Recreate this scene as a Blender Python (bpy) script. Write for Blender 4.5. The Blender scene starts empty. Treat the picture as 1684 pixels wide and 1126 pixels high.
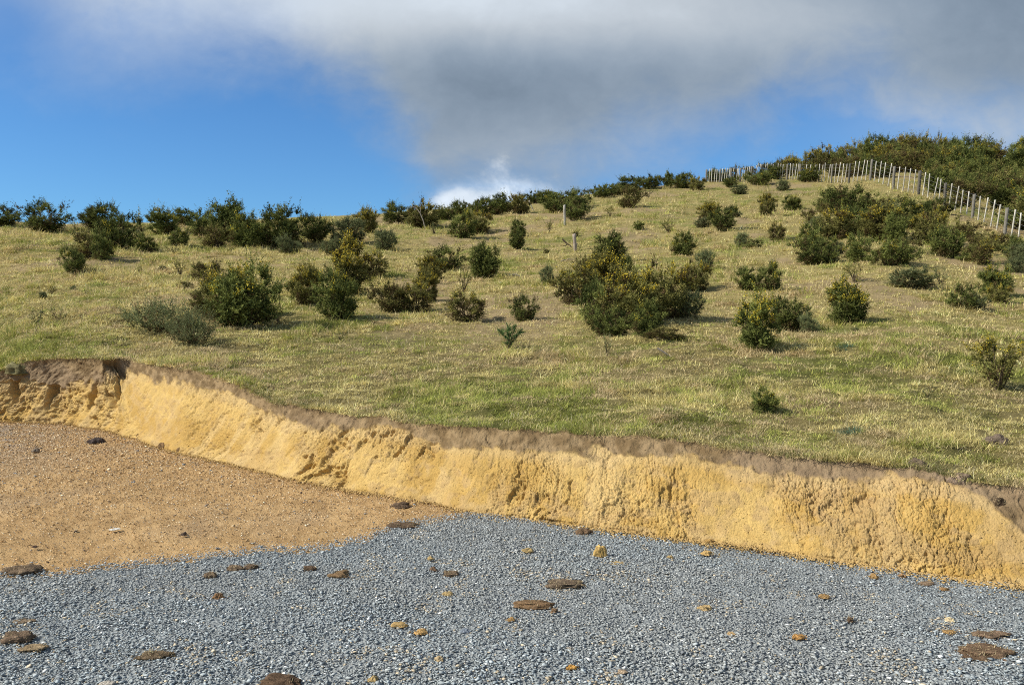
import bpy, bmesh, math, random
import numpy as np
from mathutils import Vector, Matrix

R = math.radians
sc = bpy.context.scene
col = sc.collection
rng = np.random.default_rng(7)
random.seed(7)

# ------------------------------------------------------------------ camera
F_PX, CX, CY, CAM_H = 1400.0, 842.0, 563.0, 1.6
PITCH = math.atan(53 / 1400)
cam = bpy.data.cameras.new('camera')
cam.sensor_fit = 'HORIZONTAL'; cam.sensor_width = 36
cam.lens = 36 * F_PX / 1684
cam.clip_start = 0.05; cam.clip_end = 5000
camo = bpy.data.objects.new('camera', cam); col.objects.link(camo)
camo.location = (0, 0, CAM_H); camo.rotation_euler = (math.pi / 2 - PITCH, 0, 0)
sc.camera = camo
sc.cycles.filter_width = 1.0
sc.cycles.use_denoising = False
sc.view_settings.view_transform = 'Standard'; sc.view_settings.look = 'None'
sc.view_settings.exposure = 0.3; sc.view_settings.gamma = 1


def uv(px, py):
    """direction of a photo point as (x/y, z/y) in the world"""
    px = np.asarray(px, float); py = np.asarray(py, float)
    xc = (px - CX) / F_PX; yc = (CY - py) / F_PX
    dy = math.cos(PITCH) + yc * math.sin(PITCH)
    dz = -math.sin(PITCH) + yc * math.cos(PITCH)
    return xc / dy, dz / dy


# ------------------------------------------------------------------ sun and sky
SUN_EL, SUN_AZ = R(40), R(-103)          # azimuth clockwise from +Y
sd = Vector((math.sin(SUN_AZ) * math.cos(SUN_EL), math.cos(SUN_AZ) * math.cos(SUN_EL), math.sin(SUN_EL)))
sun = bpy.data.lights.new('sun', 'SUN'); sun.energy = 4.7; sun.angle = R(0.5); sun.color = (1, .945, .84)
suno = bpy.data.objects.new('sun', sun); col.objects.link(suno)
suno.location = sd * 60; suno.rotation_euler = sd.to_track_quat('Z', 'Y').to_euler()

world = bpy.data.worlds.new('World'); sc.world = world; world.use_nodes = True
nt = world.node_tree; nt.nodes.clear()


class E:
    """a tiny expression builder over Math nodes"""
    def __init__(s, sock): s.s = sock
    @staticmethod
    def op(o, *a, clamp=False):
        n = nt.nodes.new('ShaderNodeMath'); n.operation = o; n.use_clamp = clamp
        for i, v in enumerate(a):
            if isinstance(v, E): nt.links.new(v.s, n.inputs[i])
            else: n.inputs[i].default_value = v
        return E(n.outputs[0])
    def __add__(s, o): return E.op('ADD', s, o)
    __radd__ = __add__
    def __sub__(s, o): return E.op('SUBTRACT', s, o)
    def __rsub__(s, o): return E.op('SUBTRACT', o, s)
    def __mul__(s, o): return E.op('MULTIPLY', s, o)
    __rmul__ = __mul__
    def __truediv__(s, o): return E.op('DIVIDE', s, o)


def smooth(e, a, b):
    n = nt.nodes.new('ShaderNodeMapRange'); n.interpolation_type = 'SMOOTHSTEP'
    nt.links.new(e.s, n.inputs[0]); n.inputs[1].default_value = a; n.inputs[2].default_value = b
    return E(n.outputs[0])


def wnoise(vec, scale, detail=6, rough=.55, dist=0.0):
    n = nt.nodes.new('ShaderNodeTexNoise'); n.noise_dimensions = '3D'
    nt.links.new(vec, n.inputs['Vector']); n.inputs['Scale'].default_value = scale
    n.inputs['Detail'].default_value = detail; n.inputs['Roughness'].default_value = rough
    n.inputs['Distortion'].default_value = dist
    return E(n.outputs[0])


def comb(x, y, z=0.0):
    n = nt.nodes.new('ShaderNodeCombineXYZ')
    for i, v in enumerate((x, y, z)):
        if isinstance(v, E): nt.links.new(v.s, n.inputs[i])
        else: n.inputs[i].default_value = v
    return n.outputs[0]


tc = nt.nodes.new('ShaderNodeTexCoord')
sp = nt.nodes.new('ShaderNodeSeparateXYZ'); nt.links.new(tc.outputs['Generated'], sp.inputs[0])
dX, dY, dZ = (E(sp.outputs[i]) for i in range(3))
yy = E.op('MAXIMUM', dY, .08)
U = dX / yy; V = dZ / yy
front = smooth(dY, .08, .35)

# lower edge of the cloud bank, as directions
cl_edge = [(-900, 40), (-300, 70), (0, 70), (60, 112), (150, 118), (300, 95), (420, 100), (520, 138), (600, 180), (660, 238),
           (715, 300), (765, 352), (850, 350), (950, 322), (1040, 272), (1150, 250), (1220, 238), (1262, 208),
           (1320, 178), (1400, 165), (1460, 190), (1560, 232), (1700, 250), (2100, 300), (3000, 320)]
fc = nt.nodes.new('ShaderNodeFloatCurve')
cu = fc.mapping.curves[0]
pts = []
for px, py in cl_edge:
    u, v = uv(px, py); pts.append(((u + 1.4) / 2.8, (v + .1) / .7))
pts = [p for p in pts if 0.001 < p[0] < .999]
pts = [(0, pts[0][1])] + pts + [(1, pts[-1][1])]
while len(cu.points) < len(pts): cu.points.new(.5, .5)
for p, q in zip(cu.points, pts): p.location = q; p.handle_type = 'AUTO'
fc.mapping.update()
Uw = U + (wnoise(comb(U, V * 1.2, 21.0), 5.0, 7, .55) - .5) * .16 + (wnoise(comb(U, V, 27.0), 16, 6, .6) - .5) * .05
nt.links.new(((Uw + 1.4) / 2.8).s, fc.inputs['Value'])
vedge = E(fc.outputs[0]) * .7 - .1

pvec = comb(U, V * 1.7, 3.1)
n1 = wnoise(pvec, 4.2, 8, .55, .3)
n2 = wnoise(comb(U, V * 1.4, 8.2), 13, 8, .6, .4)
n3 = wnoise(comb(U, V * 2.2, 1.2), 2.2, 6, .5)


def gauss(px, py, rx, ry):
    u, v = uv(px, py)
    a = (U - float(u)) / (rx / F_PX); b = (V - float(v)) / (ry / F_PX)
    return E.op('EXPONENT', (a * a + b * b) * -1.0)


leftness = smooth(U, float(uv(640, 0)[0]), float(uv(120, 0)[0]))       # 1 at the thin wispy left end
n4 = wnoise(comb(U, V * 1.3, 5.5), 34, 6, .6, .2)
dens = V - vedge + .012 + (n1 - .5) * .12 + (n2 - .5) * .085 + (n4 - .5) * .03
soft = .105 + leftness * .05
mask = smooth(dens / soft, -.45, 1.05)
mask = mask * (1.0 - leftness * .42 * smooth(n2, .35, .7)) * (1.0 - gauss(20, 40, 110, 90) * .75)
# extra thin veil to the lower right
veil = gauss(1660, 190, 260, 75) * .45
puff = smooth(gauss(748, 336, 52, 36) * 1.35 + gauss(845, 318, 90, 36) * 1.05 + gauss(814, 272, 30, 18) * .45 + (n2 - .5) * 1.1 + (n4 - .5) * .7, .30, 1.35)
mask = E.op('MAXIMUM', E.op('MAXIMUM', mask, puff * .95), veil)
mask = E.op('MULTIPLY', mask, front)
L = (.245 + leftness * .19 + gauss(820, 250, 170, 60) * .05 + gauss(780, -10, 480, 80) * .42 + gauss(1150, 40, 420, 60) * .10 + gauss(250, 40, 300, 90) * .08
     + puff * (.50 + .25 * smooth(n2, .4, .62)) + gauss(1560, 215, 300, 60) * .16 + gauss(1100, 250, 170, 60) * .09
     + (n1 - .5) * .11 + (n3 - .5) * .10 + (n2 - .5) * .19 + (n4 - .5) * .08
     + (1.0 - smooth(dens / soft, .2, 2.2)) * .12)
L = E.op('MAXIMUM', L, .17)
rest = 1.0 - front                     # unseen broken cloud added over the rest of the dome to neutralise blue fill
mask = E.op('MAXIMUM', mask, rest * smooth(wnoise(tc.outputs['Generated'], 1.8, 6, .55), .34, .52) * .9)
L = L * front + rest * .42

sky = nt.nodes.new('ShaderNodeTexSky'); sky.sky_type = 'NISHITA'; sky.sun_disc = False
sky.sun_elevation = SUN_EL; sky.sun_rotation = SUN_AZ
sky.air_density = 1.0; sky.dust_density = 0.0; sky.ozone_density = 3.0; sky.altitude = 200
tint = nt.nodes.new('ShaderNodeMix'); tint.data_type = 'RGBA'; tint.blend_type = 'MULTIPLY'; tint.inputs[0].default_value = 1
nt.links.new(sky.outputs[0], tint.inputs[6]); tint.inputs[7].default_value = (.44, .755, 1.05, 1)
cc = nt.nodes.new('ShaderNodeCombineColor')
S = 8.1
whit = smooth(L, .2, .62)
for i, (k0, k1) in enumerate(((.75, .90), (1.0, 1.0), (1.32, 1.11))):
    nt.links.new((L * (k0 + whit * (k1 - k0)) * S).s, cc.inputs[i])
mx = nt.nodes.new('ShaderNodeMix'); mx.data_type = 'RGBA'
nt.links.new(mask.s, mx.inputs[0]); nt.links.new(tint.outputs[2], mx.inputs[6]); nt.links.new(cc.outputs[0], mx.inputs[7])
bg = nt.nodes.new('ShaderNodeBackground'); bg.inputs[1].default_value = .1
nt.links.new(mx.outputs[2], bg.inputs[0])
wo = nt.nodes.new('ShaderNodeOutputWorld'); nt.links.new(bg.outputs[0], wo.inputs[0])

# ------------------------------------------------------------------ numpy noise
def _h(ix, iy, seed):
    h = (ix.astype(np.int64) * 374761393 + iy.astype(np.int64) * 668265263 + seed * 1442695041) & 0xffffffff
    h = ((h ^ (h >> 13)) * 1274126177) & 0xffffffff
    h = ((h ^ (h >> 16)) * 2246822519) & 0xffffffff
    return ((h ^ (h >> 15)) & 0xffffff) / float(0xffffff)


def vn(x, y, seed=0):
    x = np.asarray(x, float); y = np.asarray(y, float)
    ix = np.floor(x); iy = np.floor(y); fx = x - ix; fy = y - iy
    fx = fx * fx * fx * (fx * (fx * 6 - 15) + 10); fy = fy * fy * fy * (fy * (fy * 6 - 15) + 10)
    a = _h(ix, iy, seed); b = _h(ix + 1, iy, seed); c = _h(ix, iy + 1, seed); d = _h(ix + 1, iy + 1, seed)
    return (a + (b - a) * fx) * (1 - fy) + (c + (d - c) * fx) * fy


def fbm(x, y, oct=4, seed=0, gain=.5):
    s = 0; a = 1; t = 0
    for i in range(oct):
        s = s + a * vn(x, y, seed + i * 17); t += a; a *= gain
        x, y = (x * .8 - y * .6) * 2.03 + 11.3, (x * .6 + y * .8) * 2.03 + 5.7
    return s / t            # 0..1, mean .5


def worley(x, y, seed=0):
    ix = np.floor(x); iy = np.floor(y)
    f1 = np.full(np.shape(x), 9.0); f2 = f1.copy(); cid = np.zeros(np.shape(x))
    for dx in (-1, 0, 1):
        for dy in (-1, 0, 1):
            jx = ix + dx; jy = iy + dy
            d = np.hypot(jx + _h(jx, jy, seed) - x, jy + _h(jx, jy, seed + 5) - y)
            n = d < f1
            f2 = np.where(n, f1, np.minimum(f2, d)); cid = np.where(n, _h(jx, jy, seed + 9), cid); f1 = np.where(n, d, f1)
    return f1, f2, cid


def sst(x, a, b):
    t = np.clip((x - a) / (b - a), 0, 1); return t * t * (3 - 2 * t)


def lerp3(a, b, t):
    return np.asarray(a)[None, :] * (1 - t[:, None]) + np.asarray(b)[None, :] * t[:, None]


# ------------------------------------------------------------------ helpers for objects
def tag(o, label=None, cat=None, group=None, kind=None):
    for k, v in (('label', label), ('category', cat), ('group', group), ('kind', kind)):
        if v: o[k] = v
    return o


def mesh_data(name, V, Fa, mat=None, colr=None, smooth_=False):
    """V (n,3), Fa (m,k) all faces with the same number of corners, colr (n,3)"""
    me = bpy.data.meshes.new(name)
    V = np.ascontiguousarray(V, np.float32); Fa = np.ascontiguousarray(Fa, np.int32)
    m, k = Fa.shape
    me.vertices.add(len(V)); me.vertices.foreach_set('co', V.ravel())
    me.loops.add(m * k); me.loops.foreach_set('vertex_index', Fa.ravel())
    me.polygons.add(m); me.polygons.foreach_set('loop_start', np.arange(0, m * k, k, dtype=np.int32))
    if smooth_: me.polygons.foreach_set('use_smooth', np.ones(m, bool))
    me.update(calc_edges=True)
    if colr is not None:
        at = me.color_attributes.new('Col', 'FLOAT_COLOR', 'POINT')
        c = np.ones((len(V), 4), np.float32); c[:, :3] = np.clip(colr, 0, 1)
        at.data.foreach_set('color', c.ravel())
    if mat: me.materials.append(mat)
    return me


def obj(name, me, parent=None):
    o = bpy.data.objects.new(name, me); col.objects.link(o)
    if parent: o.parent = parent
    return o


def empty(name, loc=(0, 0, 0)):
    o = bpy.data.objects.new(name, None); col.objects.link(o); o.location = loc; o.empty_display_size = .1
    return o


def grid_faces(ni, nj):
    i, j = np.meshgrid(np.arange(ni - 1), np.arange(nj - 1), indexing='ij')
    a = (i * nj + j).ravel()
    return np.stack([a, a + nj, a + nj + 1, a + 1], 1)


def material(name, base=None, rough=.9, noise=None, bump=None, spec=.2, objvar=0.0, transl=0.0):
    """colour from the 'Col' attribute (or base), varied by noise [(scale, amount)], bumped by [(kind, scale, strength, distance)]"""
    m = bpy.data.materials.new(name); m.use_nodes = True
    t = m.node_tree; b = t.nodes['Principled BSDF']
    b.inputs['Roughness'].default_value = rough; b.inputs['Specular IOR Level'].default_value = spec
    if base is None:
        a = t.nodes.new('ShaderNodeAttribute'); a.attribute_name = 'Col'; c = a.outputs['Color']
    else:
        r = t.nodes.new('ShaderNodeRGB'); r.outputs[0].default_value = (*base, 1); c = r.outputs[0]
    co = t.nodes.new('ShaderNodeTexCoord')
    for scale, amt in noise or []:
        n = t.nodes.new('ShaderNodeTexNoise'); n.inputs['Scale'].default_value = scale; n.inputs['Detail'].default_value = 5
        n.inputs['Roughness'].default_value = .65
        t.links.new(co.outputs['Object'], n.inputs['Vector'])
        mr = t.nodes.new('ShaderNodeMapRange'); mr.inputs[1].default_value = .3; mr.inputs[2].default_value = .7
        mr.inputs[3].default_value = 1 - amt; mr.inputs[4].default_value = 1 + amt
        t.links.new(n.outputs[0], mr.inputs[0])
        v = t.nodes.new('ShaderNodeVectorMath'); v.operation = 'SCALE'
        t.links.new(c, v.inputs[0]); t.links.new(mr.outputs[0], v.inputs['Scale']); c = v.outputs[0]
    if objvar:
        oi = t.nodes.new('ShaderNodeObjectInfo')
        mr = t.nodes.new('ShaderNodeMapRange'); mr.inputs[3].default_value = 1 - objvar; mr.inputs[4].default_value = 1 + objvar
        t.links.new(oi.outputs['Random'], mr.inputs[0])
        v = t.nodes.new('ShaderNodeVectorMath'); v.operation = 'SCALE'
        t.links.new(c, v.inputs[0]); t.links.new(mr.outputs[0], v.inputs['Scale']); c = v.outputs[0]
    t.links.new(c, b.inputs['Base Color'])
    last = None
    for kind, scale, strength, dist in bump or []:
        if kind == 'noise':
            n = t.nodes.new('ShaderNodeTexNoise'); n.inputs['Detail'].default_value = 6; n.inputs['Roughness'].default_value = .7; out = n.outputs[0]
        else:
            n = t.nodes.new('ShaderNodeTexVoronoi'); out = n.outputs['Distance']
        n.inputs['Scale'].default_value = scale; t.links.new(co.outputs['Object'], n.inputs['Vector'])
        bp = t.nodes.new('ShaderNodeBump'); bp.inputs['Strength'].default_value = strength; bp.inputs['Distance'].default_value = dist
        t.links.new(out, bp.inputs['Height'])
        if last: t.links.new(last, bp.inputs['Normal'])
        last = bp.outputs[0]
    if last: t.links.new(last, b.inputs['Normal'])
    if transl:
        tr = t.nodes.new('ShaderNodeBsdfTranslucent'); t.links.new(c, tr.inputs[0])
        ms = t.nodes.new('ShaderNodeMixShader'); ms.inputs[0].default_value = transl
        out = t.nodes['Material Output']
        t.links.new(b.outputs[0], ms.inputs[1]); t.links.new(tr.outputs[0], ms.inputs[2]); t.links.new(ms.outputs[0], out.inputs[0])
    return m


M_CLAY = material('clay', rough=.95, noise=[(9, .10), (60, .14)], bump=[('noise', 55, .55, .02), ('voronoi', 90, .35, .008)], spec=.1)
M_HILL = material('hill_soil', rough=1, noise=[(6, .18), (40, .25)], bump=[('noise', 18, .6, .04)], spec=.05)
M_YARD = material('tan_yard', rough=.95, noise=[(1.2, .06), (30, .10), (160, .22)], bump=[('noise', 120, .6, .01), ('voronoi', 75, .4, .008)], spec=.12)
M_GRAVELBED = material('gravel_bed', base=(.25, .268, .270), rough=.95, noise=[(4, .12), (90, .3)], bump=[('voronoi', 55, .9, .02)], spec=.2)
M_STONE = material('crushed_stone', rough=.9, noise=[(70, .14)], spec=.12)
M_FLAKE = material('tan_stone_chips', rough=.85, spec=.2)
M_CRUMB = material('clay_crumbs', rough=.95, noise=[(80, .15)], bump=[('noise', 120, .4, .006)], spec=.1)
M_GRASS = material('grass_blades', rough=.75, spec=.2, transl=.28)
M_GORSE = material('gorse_spines', rough=.75, spec=.1, objvar=.22, transl=.15)
M_BLOOM = material('yellow_blossom', rough=.6, spec=.2, objvar=.1, transl=.25)
M_STEM = material('woody_stem', base=(.10, .075, .045), rough=.9, noise=[(30, .3)])
M_POST = material('weathered_timber', rough=.9, noise=[(7, .22), (60, .2)], bump=[('noise', 45, .5, .01)], spec=.1)
M_WIRE = material('fence_wire', base=(.25, .25, .25), rough=.5, spec=.5)
M_SOILCLOD = material('soil_clod', rough=1, noise=[(35, .25), (160, .3)], bump=[('noise', 90, .8, .012), ('voronoi', 130, .4, .008)], spec=.05)

# ------------------------------------------------------------------ the lie of the land
def curve(points, pad):
    p = np.array(points, float)
    u, v = uv(p[:, 0], p[:, 1])
    u = np.concatenate([[pad[0][0]], u, [pad[1][0]]]); v = np.concatenate([[pad[0][1]], v, [pad[1][1]]])
    uu = np.linspace(-1.7, 1.7, 3401); vv = np.interp(uu, u, v)
    k = np.hanning(19); k /= k.sum()
    vs = np.convolve(np.pad(vv, 9, mode='edge'), k, 'valid')
    return lambda x: np.interp(x, uu, vs)


vb = curve([(0, 692), (100, 695), (165, 704), (230, 722), (300, 743), (400, 766), (500, 790), (600, 807), (700, 822), (770, 838),
            (840, 848), (900, 854), (1000, 868), (1100, 881), (1200, 893), (1300, 908), (1400, 921), (1500, 938), (1600, 951), (1684, 962)],
           ((-1.7, -.125), (1.7, -.52)))
vg = curve([(0, 609), (60, 593), (130, 588), (200, 590), (250, 598), (330, 612), (400, 635), (450, 660), (520, 672), (600, 682), (700, 694),
            (800, 705), (900, 711), (1000, 714), (1100, 718), (1200, 738), (1300, 750), (1400, 758), (1500, 768), (1560, 780), (1600, 788), (1684, 798)],
           ((-1.7, -.07), (1.7, -.33)))
_vg0 = vg
vg = lambda u: _vg0(u) + edge_noise(u)
vs_ = curve([(0, 630), (100, 627), (160, 624), (195, 611), (250, 612), (300, 624), (400, 655), (460, 690), (550, 702), (620, 706), (700, 720), (800, 731), (900, 742),
             (1000, 747), (1080, 741), (1150, 749), (1240, 771), (1300, 780), (1400, 785), (1500, 787), (1560, 802), (1620, 818), (1650, 838), (1684, 862)],
            ((-1.7, -.085), (1.7, -.37)))
vc = curve([(0, 368), (100, 372), (200, 372), (300, 368), (420, 366), (560, 358), (640, 353), (740, 348), (860, 334), (960, 323), (1060, 311), (1160, 302),
            (1220, 294), (1300, 286), (1380, 275), (1450, 264), (1550, 261), (1684, 268)], ((-1.7, .05), (1.7, .14)))
_pu = uv(np.array([0, 200, 420, 640, 860, 1060, 1200, 1400, 1684]), np.full(9, 330))[0]
Yc = lambda u: np.interp(u, _pu, [36, 38, 42, 50, 56, 60, 64, 72, 76])
_ku = uv(np.array([0, 170, 215, 330, 480, 800, 1684]), np.full(7, 700))[0]
kf = lambda u: np.interp(u, _ku, [.14, .16, 1.2, 1.25, .95, .9, .85])
Yb = lambda u: CAM_H / -vb(u)


def edge_noise(u):
    u = np.asarray(u, float)
    return (fbm(u * 26, u * 0 + 3.3, 3, 18) - .5) * .0085 + (fbm(u * 150, u * 0 + 8.3, 2, 19) - .5) * .004



def bank_top(u, f=None):
    f = f or vg
    k = kf(u); y0 = Yb(u); h = (CAM_H + f(u) * y0) / (1 - f(u) * k)
    return y0 + k * h, h


def hill_noise(x, y, Y, s):
    a = np.clip(Y / 32, .25, 1.0)
    n = (fbm(x / 5, y / 5, 3, 3) - .5) * .55 + (fbm(x / 1.3, y / 1.0, 3, 9) - .5) * .26
    return n * a * sst(s, 0, .12) * (1 - .5 * sst(s, .85, 1))


def hill_pt(u, s):
    """a point of the hillside: u = direction, s = 0 at the turf edge, 1 at the crest"""
    u = np.asarray(u, float); s = np.asarray(s, float)
    yg, h = bank_top(u, _vg0); yc = Yc(u); yn, hn = bank_top(u)
    sc_ = np.clip(s, 0, 1)
    Y = (yg ** -.5 * (1 - sc_) + yc ** -.5 * sc_) ** -2.0
    z = CAM_H + Y * (_vg0(u) * (1 - sc_) + vc(u) * sc_)
    e = np.clip(1 - sc_ / .05, 0, 1)
    Y = Y + (yn - yg) * e; z = z + (hn - h) * e
    d = np.maximum(s - 1, 0) * 100.0
    Y = Y + d; z = z + .17 * d * np.exp(-d / 5) + vc(u) * d * np.exp(-d / 9) - .035 * d
    x = u * Y
    hum = (fbm(x / .26, Y / .22, 3, 13) - .5) * (.085 - .06 * sst(Y, 9, 20)) * sst(s, .005, .05) * (1 - sst(s, 1.0, 1.02))
    return np.stack([x, Y, z + hill_noise(x, Y, Y, s) + hum], -1)


def hill_at(px, py):
    u, v = uv(px, py)
    s = float((v - vg(u)) / (vc(u) - vg(u)))
    return hill_pt(np.array([u]), np.array([min(s, 1.04)]))[0], s


def yard_at(px, py):
    u, v = uv(px, py); Y = CAM_H / -v
    return np.array([u * Y, Y, 0.0])


def columns(fine, n, ncoarse):
    a = np.linspace(-1.6, -fine, ncoarse, endpoint=False); b = np.linspace(-fine, fine, n); c = np.linspace(1.6, fine, ncoarse, endpoint=False)[::-1]
    return np.concatenate([a, b, c])


# colour fields of the hillside
def field_green(x, y):
    return fbm(x / 2.6, y / 3.4, 4, 31)


def turf_mix(P, u, s):
    """weights: green share 0..1 and bare-soil share 0..1"""
    x, y = P[:, 0], P[:, 1]
    g = fbm(x / 2.2, y / 2.6, 4, 31); g2 = fbm(x / .55, y / .6, 3, 37)
    near = 1 - sst(s, .15, .5)
    green = sst(g * .5 + g2 * .5 + near * .03 - .03, .42, .70)
    px_left = sst(-u, .42, .52) * (1 - sst(s, .06, .22))
    green = np.clip(green + px_left * .7, 0, 1)
    far = sst(s, .25, .5)
    bare = sst(fbm(x / 2.3, y / 4.2, 4, 51) + .16 * (fbm(x / .5, y / .7, 3, 53) - .5), .58, .70) * far * .75
    return green, bare


# ------------------------------------------------------------------ hillside
cu_ = columns(.70, 620, 40)
ss_ = np.concatenate([np.linspace(0, 1, 620), np.linspace(1, 1.2, 14)[1:], np.linspace(1.2, 6, 14)[1:]])
uu, s2 = np.meshgrid(cu_, ss_, indexing='ij')
P = hill_pt(uu.ravel(), s2.ravel())
g, b = turf_mix(P, uu.ravel(), s2.ravel())
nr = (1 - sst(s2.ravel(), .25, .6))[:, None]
c = lerp3((.27, .22, .092), (.16, .165, .048), g) * (1 - .42 * nr)  # near ground painted darker to stand for shade between the tufts
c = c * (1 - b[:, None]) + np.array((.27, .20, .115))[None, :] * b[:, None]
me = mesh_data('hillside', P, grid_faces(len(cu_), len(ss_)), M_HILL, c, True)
tag(obj('hillside', me), 'rough grassy hillside rising to the skyline', 'hillside', kind='structure')

# ------------------------------------------------------------------ cut clay bank
cu_ = columns(.68, 1900, 60)
tt = np.concatenate([[-.12, -.05], np.linspace(0, 1, 125)])
y0 = Yb(cu_); yg, hh = bank_top(cu_); kk = yg - y0
arc = np.concatenate([[0], np.cumsum(np.hypot(np.diff(cu_ * y0), np.diff(y0)))]); arc -= arc[len(arc) // 2]
T = tt[None, :]
tsoil = -.025 + np.clip((CAM_H + vs_(cu_) * y0) / (hh * (1 - vs_(cu_) * kf(cu_))), .4, .97)[:, None]
prof = np.sign(T) * np.abs(T) ** 1.25
Yq = y0[:, None] + kk[:, None] * prof
Zq = hh[:, None] * T
Pq = np.stack([cu_[:, None] * Yq, Yq, Zq], -1)
du = np.gradient(Pq, axis=0); dt = np.gradient(Pq, axis=1)
nrm = np.cross(du, dt); nrm /= np.linalg.norm(nrm, axis=-1, keepdims=True)
A = np.repeat(arc[:, None], len(tt), 1); B = T * np.hypot(hh, kk)[:, None]
leftface = sst(-cu_, .455, .475)[:, None]                # the steep shaded end at the left
lean = np.interp(cu_, uv(np.array([300, 560, 860, 1300]), np.full(4, 750))[0], [.9, .75, .15, -.1])[:, None]
A2 = A - lean * B
mid_ = np.interp(cu_, uv(np.array([150, 330, 470, 860, 1000, 1684]), np.full(6, 750))[0], [.7, .5, 1.5, 1.4, .8, .8])[:, None]
rough_amt = .22 + .78 * sst(fbm(A / .55, B / .8, 3, 61), .38, .62)
soil = sst(T - tsoil + (fbm(A / .14, B / .14, 3, 67) - .5) * .20 + (fbm(A / .04, B / .04, 2, 66) - .5) * .06 + (fbm(A / .7, B * 0, 3, 68) - .5) * .24, -.03, .035)
f1, f2, cid = worley((A2 + (fbm(A / .05, B / .05, 2, 70) - .5) * .05) / .052, B / .046, 71)
f1b, f2b, cidb = worley(A2 / .022, B / .021, 73)
crack = 1 - sst(f2 - f1, .0, .13); crackb = 1 - sst(f2b - f1b, 0, .2)
wx = (fbm(A / .11, B / .11, 3, 95) - .5) * .12
rill = 1 - np.abs(2 * vn((A2 + wx) / .13, B / .9, 77) - 1)
rill2 = 1 - np.abs(2 * vn((A2 + wx * .6) / .05, B / .35, 79) - 1)
pit = sst(fbm((A2 + wx) / .10, B / .16, 3, 83), .60, .72)
fiss = sst(1 - np.abs(2 * vn((A + wx) / .22, B / 1.2, 87) - 1), .80, 1.0)
disp = (fbm(A / .6, B / .6, 3, 91) - .5) * .075 + (fbm(A2 / .14, B / .22, 4, 93) - .5) * .026
clayd = (cid - .5) * .006 - crack * .013 * (.4 + fbm(A / .3, B / .2, 2, 109)) + (cidb - .5) * .008 - crackb * .009 - sst(rill, .8, 1) * .012 - sst(rill2, .7, 1) * .010 - pit * .026 * mid_
leftd = -fiss * .16 * sst(T, .15, .5) + (fbm(A / .12, B / .09, 3, 97) - .5) * .09
soild = (fbm(A2 / .06, B / .06, 4, 99) - .5) * .034 - sst(rill, .9, 1) * .005 * sst(fbm(A / .3, B * 0, 2, 106), .45, .6) - pit * .012
disp = disp + clayd * rough_amt * (1 - soil) + soild * soil + leftd * leftface * (1 - soil * .93)
# notch in the topsoil where the two faces meet
nu, _ = uv(196, 600)
disp = disp - np.exp(-((cu_[:, None] - nu + wx * .1 + (T - .85) * .05) / .008) ** 2) * sst(T, .66, .84) * (1 - sst(T, .95, 1)) * .13
disp = disp + (1 - sst(T, .0, .16)) * (.02 + .05 * fbm(A / .25, B * 0, 3, 101))   # crumbled toe
disp = disp * (1 - sst(T, .93, 1.0)) + (1 - sst(T, .93, 1.0)) * 0
Pd = Pq + nrm * disp[..., None]
n = Pd.reshape(-1, 3)
q = fbm(A / .45, B / .3, 4, 111).ravel(); q2 = fbm(A / .09, B / .09, 3, 113).ravel(); q3 = fbm(A / 1.1, B / .6, 3, 115).ravel()
cl = lerp3((.43, .272, .078), (.52, .355, .125), sst(q, .35, .65))
scrape = (sst(vn(A2 / .16 + wx * 2, B / 2.5, 105), .62, .85) * sst(fbm(A / .8, B / .5, 2, 107), .42, .58)).ravel()
cl = cl + (np.array((.57, .42, .20)) - cl) * (scrape * .5)[:, None]
cl = cl + (np.array((.57, .44, .24)) - cl) * (sst(q2 * .5 + q3 * .5, .53, .66) * .40)[:, None]
cl = cl + (np.array((.36, .215, .07)) - cl) * (sst(q3 * .6 + q2 * .4, .54, .66) * .40 * (1 - sst(A.ravel(), 3.5, 6) * .0))[:, None]
pale = (sst(T - tsoil, -.16, -.03) * (1 - soil) * .4 + (1 - sst(T, .0, .14)) * .25 * sst(fbm(A / .3, B / .2, 2, 119), .4, .6)).ravel()
cl = cl + (np.array((.50, .38, .21)) - cl) * pale[:, None]
cl = cl + (np.array((.50, .355, .15)) - cl) * .12
cl = cl + (np.array((.30, .20, .10)) - cl) * (cid.ravel() > .9)[:, None] * .35
stain = sst(fbm(A / .5 + 4, B / .16, 4, 123), .52, .68).ravel() * (.25 + .75 * sst(A.ravel(), .5, 3.0)) * .5
cl = cl + (np.array((.36, .245, .115)) - cl) * stain[:, None]
# loose grey soil spilled at the far right of the face
sp_u = sst(cu_, uv(1630, 850)[0], uv(1690, 850)[0])[:, None]
spill = (sp_u * sst(T + (fbm(A / .3, B / .2, 3, 121) - .5) * .6, .42, .66)).ravel() * .85
so = lerp3((.165, .112, .056), (.275, .195, .105), sst(q2, .3, .7))
so = so + (np.array((.26, .19, .125)) - so) * (sst(q3, .5, .7) * .5)[:, None]
sm = np.maximum(soil.ravel(), spill)
colr = cl * (1 - sm[:, None]) + so * sm[:, None]
me = mesh_data('clay_bank', n, grid_faces(len(cu_), len(tt)), M_CLAY, colr, True)
tag(obj('clay_bank', me), 'cut yellow clay bank with a band of brown topsoil', 'bank', kind='structure')

# ------------------------------------------------------------------ yards
bnd = curve([(0, 946), (60, 936), (130, 931), (200, 924), (300, 917), (400, 906), (480, 899), (560, 889), (610, 877), (650, 864), (700, 856), (740, 848), (775, 842),
             (800, 830), (860, 800), (1000, 760), (1200, 740), (1684, 700)], ((-1.7, -.36), (1.7, -.1)))


def grav_edge(u):
    return np.minimum(CAM_H / -bnd(u) + (fbm(u * 40, u * 0, 3, 131) - .5) * .22, Yb(u) + .05)


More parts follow.
